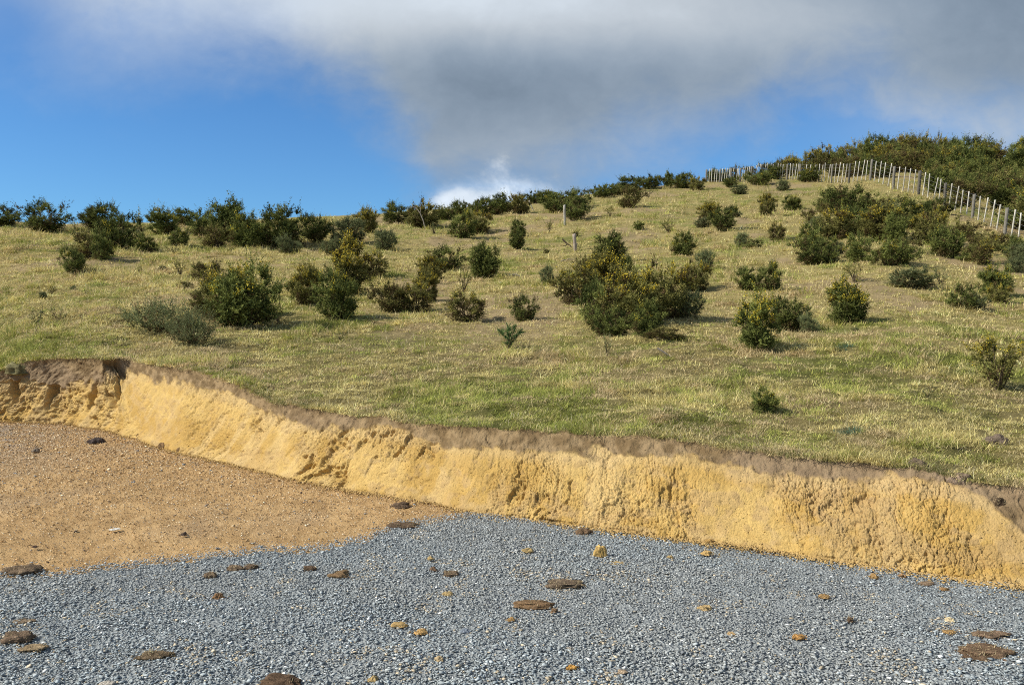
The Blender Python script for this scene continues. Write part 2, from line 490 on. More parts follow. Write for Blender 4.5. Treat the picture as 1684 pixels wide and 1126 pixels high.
cu_ = columns(.72, 700, 30)
rr = np.linspace(0, 1, 160)
y1 = Yb(cu_) + .35
Yq = .6 + (y1[:, None] - .6) * rr[None, :] ** 1.4
X = cu_[:, None] * Yq
Zq = (fbm(X / .5, Yq / .5, 3, 141) - .5) * .03 + (fbm(X / .05, Yq / .05, 2, 143) - .5) * .012 - .012
Pn = np.stack([X, Yq, Zq], -1).reshape(-1, 3)
xf, yf = X.ravel(), Yq.ravel()
q = fbm(xf / 1.1, yf / 1.6, 4, 145); q2 = fbm(xf / .12, yf / .16, 3, 147)
c = lerp3((.37, .235, .105), (.47, .31, .145), sst(q2, .3, .7))
c = c + (np.array((.30, .225, .15)) - c) * (sst(q, .52, .68) * .35)[:, None]
gy = sst(-xf / yf, .50, .60) * sst(yf, 8.5, 10.5) * sst(q2, .4, .6)
c = c + (np.array((.28, .255, .24)) - c) * (gy * .6)[:, None]
tag(obj('clay_yard', mesh_data('clay_yard', Pn, grid_faces(len(cu_), len(rr)), M_YARD, c, True)), 'flat yard of trodden tan clay and fine chips', 'yard', kind='structure')

gy1 = grav_edge(cu_)
Yq = .7 + (gy1[:, None] - .7) * rr[None, :]
X = cu_[:, None] * Yq
Zq = (fbm(X / .5, Yq / .5, 3, 141) - .5) * .03 - .002 + (fbm(X / .06, Yq / .06, 2, 151) - .5) * .014 - .018 * sst(rr, .96, 1)[None, :]
Pn = np.stack([X, Yq, Zq], -1).reshape(-1, 3)
tag(obj('gravel_yard', mesh_data('gravel_yard', Pn, grid_faces(len(cu_), len(rr)), M_GRAVELBED, None, True)), 'yard surfaced with blue grey crushed stone', 'yard', kind='structure')

# the rest of the land, out to the horizon
gx = np.concatenate([-np.geomspace(900, 2, 26), [0], np.geomspace(2, 900, 26)])
X, Y2 = np.meshgrid(gx, gx, indexing='ij')
Pn = np.stack([X, Y2, np.full_like(X, -.09)], -1).reshape(-1, 3)
tag(obj('ground', mesh_data('ground', Pn, grid_faces(len(gx), len(gx)), M_GRAVELBED)), 'level gravelled ground round the yard', 'ground', kind='structure')

# ------------------------------------------------------------------ scattered stones
def hull(seed, n=10, sq=(1, .75, .5)):
    r = random.Random(seed)
    bm = bmesh.new()
    for _ in range(n):
        v = Vector((r.gauss(0, 1), r.gauss(0, 1), r.gauss(0, 1))).normalized() * r.uniform(.8, 1.05)
        bm.verts.new((v.x * sq[0], v.y * sq[1], v.z * sq[2]))
    bmesh.ops.convex_hull(bm, input=bm.verts)
    loose = [v for v in bm.verts if not v.link_faces]
    bmesh.ops.delete(bm, geom=loose, context='VERTS')
    bmesh.ops.triangulate(bm, faces=bm.faces)
    bm.verts.index_update()
    V = np.array([v.co[:] for v in bm.verts]); Fa = np.array([[v.index for v in f.verts] for f in bm.faces]); bm.free()
    return V, Fa


HULLS = [hull(i, random.choice((8, 9, 10, 11)), (1, random.uniform(.55, .9), random.uniform(.22, .45))) for i in range(16)]


def scatter(P, size, colr, tilt=.45):
    """one mesh of many stones: positions (n,3), half-lengths (n,), colours (n,3)"""
    n = len(P); which = rng.integers(0, len(HULLS), n)
    Vs, Fs, Cs = [], [], []; off = 0
    yaw = rng.uniform(0, 2 * np.pi, n); ax = rng.uniform(0, 2 * np.pi, n); tl = np.abs(rng.normal(0, tilt, n))
    for k, (hv, hf) in enumerate(HULLS):
        idx = np.nonzero(which == k)[0]
        if not len(idx): continue
        cy, sy = np.cos(yaw[idx]), np.sin(yaw[idx])
        x = hv[None, :, 0] * cy[:, None] - hv[None, :, 1] * sy[:, None]
        y = hv[None, :, 0] * sy[:, None] + hv[None, :, 1] * cy[:, None]
        z = np.repeat(hv[None, :, 2], len(idx), 0)
        ca, sa = np.cos(ax[idx])[:, None], np.sin(ax[idx])[:, None]
        c, s = np.cos(tl[idx])[:, None], np.sin(tl[idx])[:, None]
        p = x * ca + y * sa; r = -x * sa + y * ca              # tilt about the axis (ca, sa)
        r, z = r * c - z * s, r * s + z * c
        x = p * ca - r * sa; y = p * sa + r * ca
        v = np.stack([x, y, z], -1) * size[idx][:, None, None] + P[idx][:, None, :]
        m, nv = len(idx), len(hv)
        Vs.append(v.reshape(-1, 3)); Cs.append(np.repeat(colr[idx], nv, 0))
        Fs.append((hf[None] + (np.arange(m) * nv)[:, None, None] + off).reshape(-1, 3)); off += m * nv
    return np.concatenate(Vs), np.concatenate(Fs), np.concatenate(Cs)


def in_gravel(u, Y): return Y < grav_edge(u)


# gravel
N = 240000
u = rng.uniform(-.80, .80, N); Y = np.sqrt(rng.uniform(2.3 ** 2, 6.95 ** 2, N))
e = grav_edge(u); keep = (Y < e + rng.exponential(.06, N) * (rng.random(N) < .5)) & (Y < Yb(u) + .02)
u, Y = u[keep], Y[keep]; n = len(u); x = u * Y
size = .0042 * np.exp(rng.normal(0, .50, n)) + .0023 + .002 * sst(fbm(x / .9, Y / .9, 3, 161), .5, .75)
size = np.where(rng.random(n) < .02, size * 1.9, size)
size = np.minimum(size, .0165) * (1.0 + .28 * (1 - sst(Y, 3.2, 4.6)) - .15 * sst(u, -.1, .5) * sst(Y, 3.8, 4.6))
z = (fbm(x / .5, Y / .5, 3, 141) - .5) * .03 + size * rng.uniform(-.05, .50, n)
t = rng.random(n); br = np.exp(rng.normal(0, .22, n))
c = lerp3((.262, .298, .312), (.385, .418, .422), rng.random(n)) * br[:, None]
dust = sst(fbm(x / 1.3, Y / 1.0, 4, 167), .48, .68) * .30
c = c + (np.array((.37, .345, .30)) - c) * dust[:, None]
dirty = fbm(x / .22, Y / .30, 3, 163); orange = sst(dirty, .64, .76)
tanm = rng.random(n) < .035 + .32 * orange
c[tanm] = (np.array((.50, .42, .30)) * np.exp(rng.normal(0, .22, (n, 1))))[tanm]
wh = t < .02; c[wh] = np.array((.80, .80, .77)) * rng.uniform(.8, 1.15, (wh.sum(), 1))
dk = (t > .93); c[dk] = np.array((.17, .18, .19)) * rng.uniform(.8, 1.3, (dk.sum(), 1))
V_, F_, C_ = scatter(np.stack([x, Y, z], 1), size, c, .23)
tag(obj('gravel', mesh_data('gravel', V_, F_, M_STONE, C_)), 'loose blue grey crushed stone covering the yard', 'gravel', kind='stuff')

# chips on the tan yard
N = 150000
u = rng.uniform(-.80, .12, N); Y = np.sqrt(rng.uniform(4.4 ** 2, 12.8 ** 2, N))
keep = (Y > grav_edge(u) - .05) & (Y < Yb(u) + .05); u, Y = u[keep], Y[keep]; n = len(u); x = u * Y
size = (.0038 * np.exp(rng.normal(0, .5, n)) + .0022) * np.clip(Y / 7, .8, 1.5)
z = (fbm(x / .5, Y / .5, 3, 141) - .5) * .03 - .008 + size * .2
t = rng.random(n)
c = np.array((.47, .31, .15)) * np.exp(rng.normal(0, .28, (n, 1)))
w = t < .20; c[w] = np.array((.74, .62, .42)) * rng.uniform(.8, 1.2, (w.sum(), 1))
w = t > .90; c[w] = np.array((.17, .12, .08)) * rng.uniform(.7, 1.3, (w.sum(), 1))
w = (t > .86) & (t < .9); c[w] = np.array((.25, .27, .29))
V_, F_, C_ = scatter(np.stack([x, Y, z], 1), size, c, .3)
tag(obj('stone_chips', mesh_data('stone_chips', V_, F_, M_FLAKE, C_)), 'pale chips and crumbs strewn over the tan clay yard', 'chips', kind='stuff')

# crumbs on and below the bank
flatP = Pd.reshape(-1, 3); ni, nj = Pd.shape[:2]
N = 6000
ii = rng.integers(60, ni - 60, N); jj = np.clip((rng.beta(.8, 1.6, N) * nj).astype(int) + 2, 2, nj - 8)
Pc = Pd[ii, jj]; size = .0022 + .003 * np.exp(rng.normal(0, .5, N)); size = np.minimum(np.where(rng.random(N) < .02, size * 1.6, size), .011)
cc_ = colr.reshape(ni, nj, 3)[ii, jj] * np.exp(rng.normal(0, .1, (N, 1)))
M2 = 9000
ii = rng.integers(60, ni - 60, M2); off = rng.exponential(.06, M2)
Pt = Pd[ii, 3].copy(); Pt[:, 1] -= off; Pt[:, 2] = .004
s2_ = np.minimum(.004 + .006 * np.exp(rng.normal(0, .55, M2)) * np.exp(-off * 3), .022)
c2 = lerp3((.50, .34, .13), (.42, .29, .13), rng.random(M2))
M3 = 900
ii = rng.integers(60, ni - 60, M3); jj = np.clip(((tsoil[ii, 0] + rng.normal(-.03, .09, M3)) * (nj - 3)).astype(int) + 2, 3, nj - 6)
P3 = Pd[ii, jj]; s3 = .002 + .0025 * np.exp(rng.normal(0, .5, M3)); c3 = np.array((.24, .17, .105)) * np.exp(rng.normal(0, .2, (M3, 1)))
V_, F_, C_ = scatter(np.concatenate([Pc, Pt, P3]), np.concatenate([size, s2_, s3]), np.concatenate([cc_, c2, c3]), .6)
tag(obj('clay_crumbs', mesh_data('clay_crumbs', V_, F_, M_CRUMB, C_)), 'loose crumbs of yellow clay on and below the bank', 'crumbs', kind='stuff')

# ------------------------------------------------------------------ grass
def blades(P, h, w, dirv, colr, bend):
    """each blade = two triangles sharing an edge in a bent strip (4 vertices)"""
    n = len(P)
    side = np.stack([-dirv[:, 1], dirv[:, 0], np.zeros(n)], 1)
    ln = np.linalg.norm(side, axis=1, keepdims=True); th = rng.uniform(0, 2 * np.pi, n)
    rnd = np.stack([np.cos(th), np.sin(th), np.zeros(n)], 1)
    side = np.where(ln > .15, side / np.maximum(ln, 1e-6), rnd) * w[:, None] * .5
    mid = P + dirv * (h * .5)[:, None]
    d2 = dirv + np.stack([rnd[:, 0] * .5, rnd[:, 1] * .5, -bend], 1); d2 /= np.linalg.norm(d2, axis=1, keepdims=True)
    tip = mid + d2 * (h * .55)[:, None]
    V = np.stack([P - side, P + side, mid + side * .8, mid - side * .8, tip], 1).reshape(-1, 3)
    b = (np.arange(n) * 5)[:, None]
    Fa = np.concatenate([b + np.array([0, 1, 2]), b + np.array([0, 2, 3]), b + np.array([3, 2, 4])])
    return V, Fa, np.repeat(colr, 5, 0)


NT, NB = 104000, 13
tu = np.where(rng.random(NT) < .9, rng.uniform(-.74, .74, NT), rng.uniform(.74, 1.0, NT) * np.where(rng.random(NT) < .5, -1, 1)); ts = rng.random(NT) ** 1.12 * 1.01 - .002
PT = hill_pt(tu, ts)
g, b = turf_mix(PT, tu, ts)
pitn = fbm(PT[:, 0] / .13, PT[:, 1] / .16, 2, 179)
keep = (rng.random(NT) > b * .8) & ((pitn > .31 - .2 * sst(ts, .35, .8)))
tu, ts, PT, g, b = tu[keep], ts[keep], PT[keep], g[keep], b[keep]; NT = len(tu)
fT = np.clip(PT[:, 1] / 9, .8, 6) ** .75
tuft_h = (.022 + .045 * rng.random(NT) ** 2 + .065 * sst(fbm(PT[:, 0] / .8, PT[:, 1] / .8, 3, 171), .5, .72)) * fT * (.8 + .2 * rng.random(NT))
tuft_h = np.where(rng.random(NT) < .08, tuft_h * 1.7, tuft_h)
tuft_h = np.where(ts < .02, np.minimum(tuft_h * 1.15, .10), tuft_h)
isgreen = (fbm(PT[:, 0] / .16, PT[:, 1] / .2, 3, 173) - .5) * 1.5 + rng.random(NT) * .8 + .1 < g * .62 + .12
cg = lerp3((.21, .25, .05), (.42, .41, .11), rng.random(NT)); cs = lerp3((.50, .42, .15), (.72, .62, .30), rng.random(NT))
cs = cs * (.72 + .5 * fbm(PT[:, 0] / .3, PT[:, 1] / .4, 3, 175))[:, None]
dead = fbm(PT[:, 0] / .45, PT[:, 1] / .6, 3, 185)
cs = cs + (np.array((.54, .42, .24)) - cs) * (sst(dead, .53, .66) * .8)[:, None]
ct = np.where(isgreen[:, None], cg, cs) * np.exp(rng.normal(0, .17, (NT, 1)))
# two blue-green weedy patches low on the right
for (px, py, rx, ry) in ((1400, 711, 22, 6), (1390, 574, 16, 4)):
    u0, v0 = uv(px, py)
    vt = vg(tu) * (1 - ts) + vc(tu) * ts
    inside = ((tu - u0) * F_PX / rx) ** 2 + ((vt - v0) * F_PX / ry) ** 2 < 1
    ct[inside] = np.array((.09, .17, .11))
idx = np.repeat(np.arange(NT), NB); n = len(idx)
Pb = PT[idx] + np.stack([rng.normal(0, .035, n), rng.normal(0, .035, n), np.zeros(n)], 1) * fT[idx][:, None]
Pb[:, 2] -= .004
straw = ~isgreen[idx]
th = rng.uniform(0, 2 * np.pi, n); lay = np.where(straw, rng.uniform(.45, 2.6, n), rng.uniform(.2, 1.3, n))
tdir = (fbm(PT[:, 0] / .7, PT[:, 1] / .7, 2, 177) * 14 + rng.normal(0, .5, NT))[idx]
dv = np.stack([np.cos(th) * lay + .9 * np.cos(tdir), np.sin(th) * lay + .9 * np.sin(tdir), np.ones(n)], 1); dv /= np.linalg.norm(dv, axis=1, keepdims=True)
hb = tuft_h[idx] * rng.uniform(.5, 1.5, n)
wb = (.0032 + .002 * rng.random(n)) * np.clip(Pb[:, 1] / 8, .8, 4)
cb = ct[idx] * np.exp(rng.normal(.06, .2, (n, 1)))
V1, F1, C1 = blades(Pb, hb, wb, dv, cb, rng.uniform(.1, .9, n))
# long dry stalks lying about, and a fringe hanging over the cut
K = 5000
ku = rng.uniform(-.72, .72, K); ks = rng.random(K) ** 1.5 * .55
PK = hill_pt(ku, ks); PK[:, 2] += .012
thk = rng.uniform(0, 2 * np.pi, K); dk_ = np.stack([np.cos(thk), np.sin(thk) * .7, rng.uniform(.15, .9, K)], 1); dk_ /= np.linalg.norm(dk_, axis=1, keepdims=True)
V2, F2, C2 = blades(PK, rng.uniform(.08, .24, K) * np.clip(PK[:, 1] / 12, .8, 1.5), .0028 * np.clip(PK[:, 1] / 8, .8, 4), dk_, lerp3((.50, .42, .23), (.62, .55, .36), rng.random(K)), rng.uniform(.5, 1.4, K))
K = 26000
ku = rng.uniform(-.72, .72, K); ks = rng.random(K) ** 2 * .018
kw = fbm(ku * 45, ku * 0, 3, 181)
sel = rng.random(K) < sst(kw, .3, .65) + .15
ku, ks = ku[sel], ks[sel]; K = len(ku)
PK = hill_pt(ku, ks); PK[:, 2] -= .003
fr = np.where(rng.random(K) < .02 + .3 * sst(fbm(ku * 70, ku * 0 + 1, 2, 187), .55, .7), 2.1, .8)
dk_ = np.stack([-.35 + rng.normal(0, .5, K), -.75 + rng.normal(0, .4, K), rng.uniform(.1, 1.0, K)], 1); dk_ /= np.linalg.norm(dk_, axis=1, keepdims=True)
ck = np.where((rng.random(K) < .45)[:, None], lerp3((.11, .15, .03), (.22, .22, .06), rng.random(K)), lerp3((.30, .24, .11), (.5, .42, .22), rng.random(K)))
V3, F3, C3 = blades(PK, rng.uniform(.025, .07, K) * fr, .0035 * np.clip(PK[:, 1] / 8, .8, 2), dk_, ck, rng.uniform(.4, 1.6, K))
F2 = F2 + len(V1); F3 = F3 + len(V1) + len(V2)
me = mesh_data('grass', np.concatenate([V1, V2, V3]), np.concatenate([F1, F2, F3]), M_GRASS, np.concatenate([C1, C2, C3]))
tag(obj('grass', me), 'rough pasture grass, part green and part straw, on the hillside', 'grass', kind='stuff')

# ------------------------------------------------------------------ gorse: prototypes
def tube(path, rad, sides=5):
    path = np.asarray(path, float); n = len(path)
    t = np.gradient(path, axis=0); t /= np.linalg.norm(t, axis=1, keepdims=True) + 1e-9
    ref = np.where(np.abs(t[:, 2:3]) > .9, np.array([[1., 0, 0]]), np.array([[0, 0, 1.]]))
    a = np.cross(t, ref); a /= np.linalg.norm(a, axis=1, keepdims=True); b = np.cross(t, a)
    ang = np.linspace(0, 2 * np.pi, sides, endpoint=False)
    rad = np.broadcast_to(rad, n)
    V = path[:, None] + (a[:, None] * np.cos(ang)[None, :, None] + b[:, None] * np.sin(ang)[None, :, None]) * rad[:, None, None]
    Fa = []
    for i in range(n - 1):
        for j in range(sides):
            k = (j + 1) % sides
            Fa.append((i * sides + j, i * sides + k, (i + 1) * sides + k, (i + 1) * sides + j))
    return V.reshape(-1, 3), np.array(Fa)


def join(parts):
    Vs, Fs, off = [], [], 0
    for v, f in parts: Vs.append(v); Fs.append(f + off); off += len(v)
    return np.concatenate(Vs), np.concatenate(Fs)


def unit(v): return v / (np.linalg.norm(v, axis=-1, keepdims=True) + 1e-9)


def gorse_proto(seed, wd=.55, nlobe=6, clumps=170, shoots=11, spines=12, spread=.7, fan=False, dark=(.040, .055, .014), light=(.235, .26, .072), brown=.10,
                bloom=0.0, bloom_low=.35, leaders=13, lean=0.0, spine=1.0, hollow=.45, shoot_len=1.0):
    """unit-high bush of half-width wd: (stem, foliage, blossom) meshes"""
    r = np.random.default_rng(seed)
    # lobes
    cen, rad = [], []
    for i in range(nlobe):
        a = 2 * np.pi * i / nlobe + r.uniform(-.5, .5); q = r.uniform(.25, .62)
        cen.append((math.cos(a) * wd * q, math.sin(a) * wd * q, r.uniform(.26, .62))); rad.append(r.uniform(.20, .34) * np.array((wd / .5, wd / .5, r.uniform(.9, 1.15))))
    cen.append((r.uniform(-.1, .1), r.uniform(-.1, .1), .60)); rad.append(np.array((.30 * wd / .5, .30 * wd / .5, .32)))
    for i in range(5):
        a = r.uniform(0, 6.28); cen.append((math.cos(a) * wd * .42, math.sin(a) * wd * .42, r.uniform(.13, .24))); rad.append(np.array((.24 * wd / .5, .24 * wd / .5, .17)))
    cen = np.array(cen); rad = np.array(rad)
    k = r.integers(0, len(cen), clumps)
    d = unit(r.normal(0, 1, (clumps, 3)) + np.array((0, 0, .35)))
    c = cen[k] + d * rad[k] * (hollow + (1 - hollow) * r.random((clumps, 1)) ** .6)
    if fan:
        a = r.uniform(0, 2 * np.pi, clumps); t = r.random(clumps) ** .7
        nst = 9; st = r.integers(0, nst, clumps); sa = r.uniform(0, 2 * np.pi, nst); so = r.uniform(.25, 1.0, nst)
        rr_ = wd * so[st] * t ** 1.15
        c = np.stack([np.cos(sa[st]) * rr_ + r.normal(0, .035, clumps), np.sin(sa[st]) * rr_ + r.normal(0, .035, clumps), .10 + .78 * t * (1.05 - .3 * so[st])], 1)
    c[:, 2] = np.maximum(c[:, 2], .05 + .05 * r.random(clumps))
    # narrow towards the foot
    c[:, :2] *= (.72 + .28 * sst(c[:, 2], .05, .40))[:, None]
    c[:, 0] += lean * c[:, 2]
    # stems
    clump_h = c[:, 2]
    st_parts = []
    foot = r.normal(0, .045, (10, 3)); foot[:, 2] = -.06
    for i in r.permutation(clumps)[:min(clumps, 22)]:
        f = foot[r.integers(0, 10)]; e = c[i]; m1 = f * .6 + e * .4 + np.array((0, 0, .10)) + r.normal(0, .02, 3)
        ts = np.linspace(0, 1, 6)[:, None]
        st_parts.append(tube((1 - ts) ** 2 * f + 2 * ts * (1 - ts) * m1 + ts ** 2 * e, np.linspace(.012, .005, 6), 4))
    # shoots
    sc0 = np.repeat(np.arange(clumps), shoots); ns = len(sc0)
    out = c[sc0] - np.array((lean * .4, 0, .34)); out[:, :2] /= wd / .5
    dirs = unit(unit(out) * .62 + np.array((0, 0, .52)) + r.normal(0, .42, (ns, 3)))
    ln = (.105 + .10 * r.random(ns)) * shoot_len
    base = c[sc0] + r.normal(0, .022, (ns, 3)) * spread / .7
    top = np.argsort(-(base[:, 2] + r.normal(0, .12, ns)))[:leaders * 3]
    ln[top] *= r.uniform(1.2, 2.2, len(top)); dirs[top] = unit(dirs[top] + np.array((0, 0, .7)))
    base[:, 2] = np.maximum(base[:, 2], .02)
    si = np.repeat(np.arange(ns), spines); n = len(si)
    t = r.random(n) ** .85
    p = base[si] + dirs[si] * (ln[si] * t)[:, None]
    sd_ = unit(dirs[si] * r.uniform(.25, .9, (n, 1)) + unit(r.normal(0, 1, (n, 3))) * .8)
    L = (.040 + .032 * r.random(n)) * (1.15 - .6 * t) * spine
    W = L * r.uniform(.22, .40, n)
    sdv = unit(np.cross(sd_, unit(r.normal(0, 1, (n, 3)))))
    V = np.stack([p - sdv * (W / 2)[:, None], p + sdv * (W / 2)[:, None], p + sd_ * L[:, None]], 1).reshape(-1, 3)
    Fa = np.arange(3 * n).reshape(-1, 3)
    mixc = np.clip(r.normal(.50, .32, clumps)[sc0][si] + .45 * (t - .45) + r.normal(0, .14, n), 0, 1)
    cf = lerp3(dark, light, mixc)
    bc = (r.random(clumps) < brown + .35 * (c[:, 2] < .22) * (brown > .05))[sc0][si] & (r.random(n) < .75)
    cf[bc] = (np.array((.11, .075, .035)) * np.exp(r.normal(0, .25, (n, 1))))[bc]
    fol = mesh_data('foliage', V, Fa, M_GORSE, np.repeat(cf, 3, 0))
    sv, sf = join(st_parts)
    stem = mesh_data('stem', sv, sf, M_STEM)
    blo = None
    if bloom > 0:
        cl_b = r.random(clumps) < bloom * sst(c[:, 2], bloom_low, bloom_low + .35) * 1.6
        sh = np.nonzero(cl_b[sc0] & (r.random(ns) < .75))[0]
        if len(sh):
            bi = np.repeat(sh, 7); m = len(bi); tb = r.uniform(.30, 1.0, m)
            pb = base[bi] + dirs[bi] * (ln[bi] * tb)[:, None] + r.normal(0, .010, (m, 3))
            nb = unit(r.normal(0, 1, (m, 3)) + np.array((-.3, -.4, .5))); ta = unit(np.cross(nb, r.normal(0, 1, (m, 3)))); tb_ = np.cross(nb, ta)
            sz = r.uniform(.009, .016, m)[:, None]
            q0, q1, q2, q3 = pb - ta * sz, pb - tb_ * sz * .7 + nb * sz * .6, pb + ta * sz, pb + tb_ * sz * .7 + nb * sz * .3
            vb_ = np.stack([q0, q1, q2, q3], 1).reshape(-1, 3)
            cb_ = lerp3((.56, .40, .025), (.74, .60, .07), r.random(m))
            blo = mesh_data('blossom', vb_, np.arange(4 * m).reshape(-1, 4), M_BLOOM, np.repeat(cb_, 4, 0))
    return [('stem', stem), ('foliage', fol)] + ([('blossom', blo)] if blo else [])


GREYG = dict(dark=(.09, .11, .05), light=(.25, .27, .12))
OLIV = dict(dark=(.070, .072, .020), light=(.29, .27, .082))
PROTO = {
    'round':  [gorse_proto(11, .56, 7, 150, bloom=.08, brown=.08, leaders=18), gorse_proto(12, .60, 5, 130, leaders=22, brown=.12, hollow=.3), gorse_proto(13, .54, 8, 160, bloom=.16, bloom_low=.5, brown=.06, leaders=16), gorse_proto(14, .50, 4, 120, bloom=.05, brown=.15, leaders=24, hollow=.25)],
    'yellow': [gorse_proto(21, .56, 7, 180, bloom=.30, brown=.14, **OLIV), gorse_proto(22, .60, 6, 180, bloom=.36, bloom_low=.45, brown=.14, **OLIV)],
    'tall':   [gorse_proto(31, .36, 6, 150, leaders=10, brown=.04), gorse_proto(32, .34, 5, 140, leaders=12, brown=.06)],
    'tallyellow': [gorse_proto(41, .38, 6, 150, bloom=.55, bloom_low=.30, leaders=10, brown=.05), gorse_proto(42, .40, 6, 150, bloom=.7, bloom_low=.35, lean=.1, **OLIV)],
    'wide':   [gorse_proto(51, .95, 11, 250, brown=.16, bloom=.05), gorse_proto(52, .85, 10, 240, brown=.10, bloom=.10)],
    'brown':  [gorse_proto(61, .58, 6, 130, brown=.42, shoots=8, **OLIV), gorse_proto(62, .50, 5, 120, brown=.35, shoots=8, bloom=.15, **OLIV)],
    'grey':   [gorse_proto(71, .62, 6, 190, brown=.08, shoots=8, leaders=14, hollow=.2, **GREYG), gorse_proto(72, .80, 8, 220, brown=.12, shoots=8, leaders=18, hollow=.2, **GREYG)],
    'fan':    [gorse_proto(81, .48, fan=True, clumps=74, shoots=5, spines=15, bloom=.55, bloom_low=.4, spread=.4, brown=.15, leaders=6, **OLIV)],
    'sprig':  [gorse_proto(91, .55, fan=True, clumps=16, shoots=3, spines=14, spread=.4, leaders=2, brown=.1, shoot_len=1.6, spine=1.3, **GREYG),
               gorse_proto(92, .35, fan=True, clumps=18, shoots=3, spines=14, spread=.4, leaders=3, brown=.1, shoot_len=1.8, spine=1.3, **OLIV)],
    'broom':  [gorse_proto(95, 1.0, 12, clumps=150, shoots=6, spines=14, spread=1.6, leaders=50, brown=.14, shoot_len=1.5, hollow=.1, **GREYG)],
    'weed':   [gorse_proto(97, .55, fan=True, clumps=26, shoots=5, spines=12, spread=.4, leaders=3, brown=0, shoot_len=1.3, spine=1.7, dark=(.05, .09, .03), light=(.13, .2, .07))],
}
NAT = {'round': 1.13, 'yellow': 1.16, 'tall': .72, 'tallyellow': .78, 'wide': 1.8, 'brown': 1.08, 'grey': 1.35, 'fan': .9, 'sprig': .95, 'broom': 2.0, 'weed': 1.1}
KINDNAME = {'sprig': 'gorse_seedling', 'broom': 'broom_shrub', 'weed': 'weed'}
CATNAME = {'sprig': 'seedling', 'broom': 'shrub', 'weed': 'weed'}
made = {}


def plant(kind, loc, w, h, label, group=None, yaw=None, var=None, lean=None):
    """w, h in metres"""
    ps = PROTO[kind]; var = random.randrange(len(ps)) if var is None else var % len(ps)
    key = (kind, var); nm = KINDNAME.get(kind, 'gorse_bush')
    if key not in made:
        root = empty(nm)
        for pn, me in ps[var]: obj(pn, me, root)
        made[key] = root
    else:
        src = made[key]; root = src.copy(); col.objects.link(root)
        for k_ in ('group',):
            if k_ in root: del root[k_]
        for ch in src.children:
            c_ = ch.copy(); col.objects.link(c_); c_.parent = root
    root.location = loc
    root.rotation_euler = (0 if lean is None else lean[1], 0 if lean is None else lean[0], random.uniform(0, 6.28) if yaw is None else yaw)
    sw = w / NAT[kind] * 1.06; root.scale = (sw, sw, h)
    tag(root, label, CATNAME.get(kind, 'gorse bush'), group)
    return root


ON_HILL = 'gorse bushes scattered over the hillside'
SKYL = 'gorse bushes along the skyline'
SCRUB = 'gorse scrub below the right hand fence'
SEED = 'seedlings in the pasture'
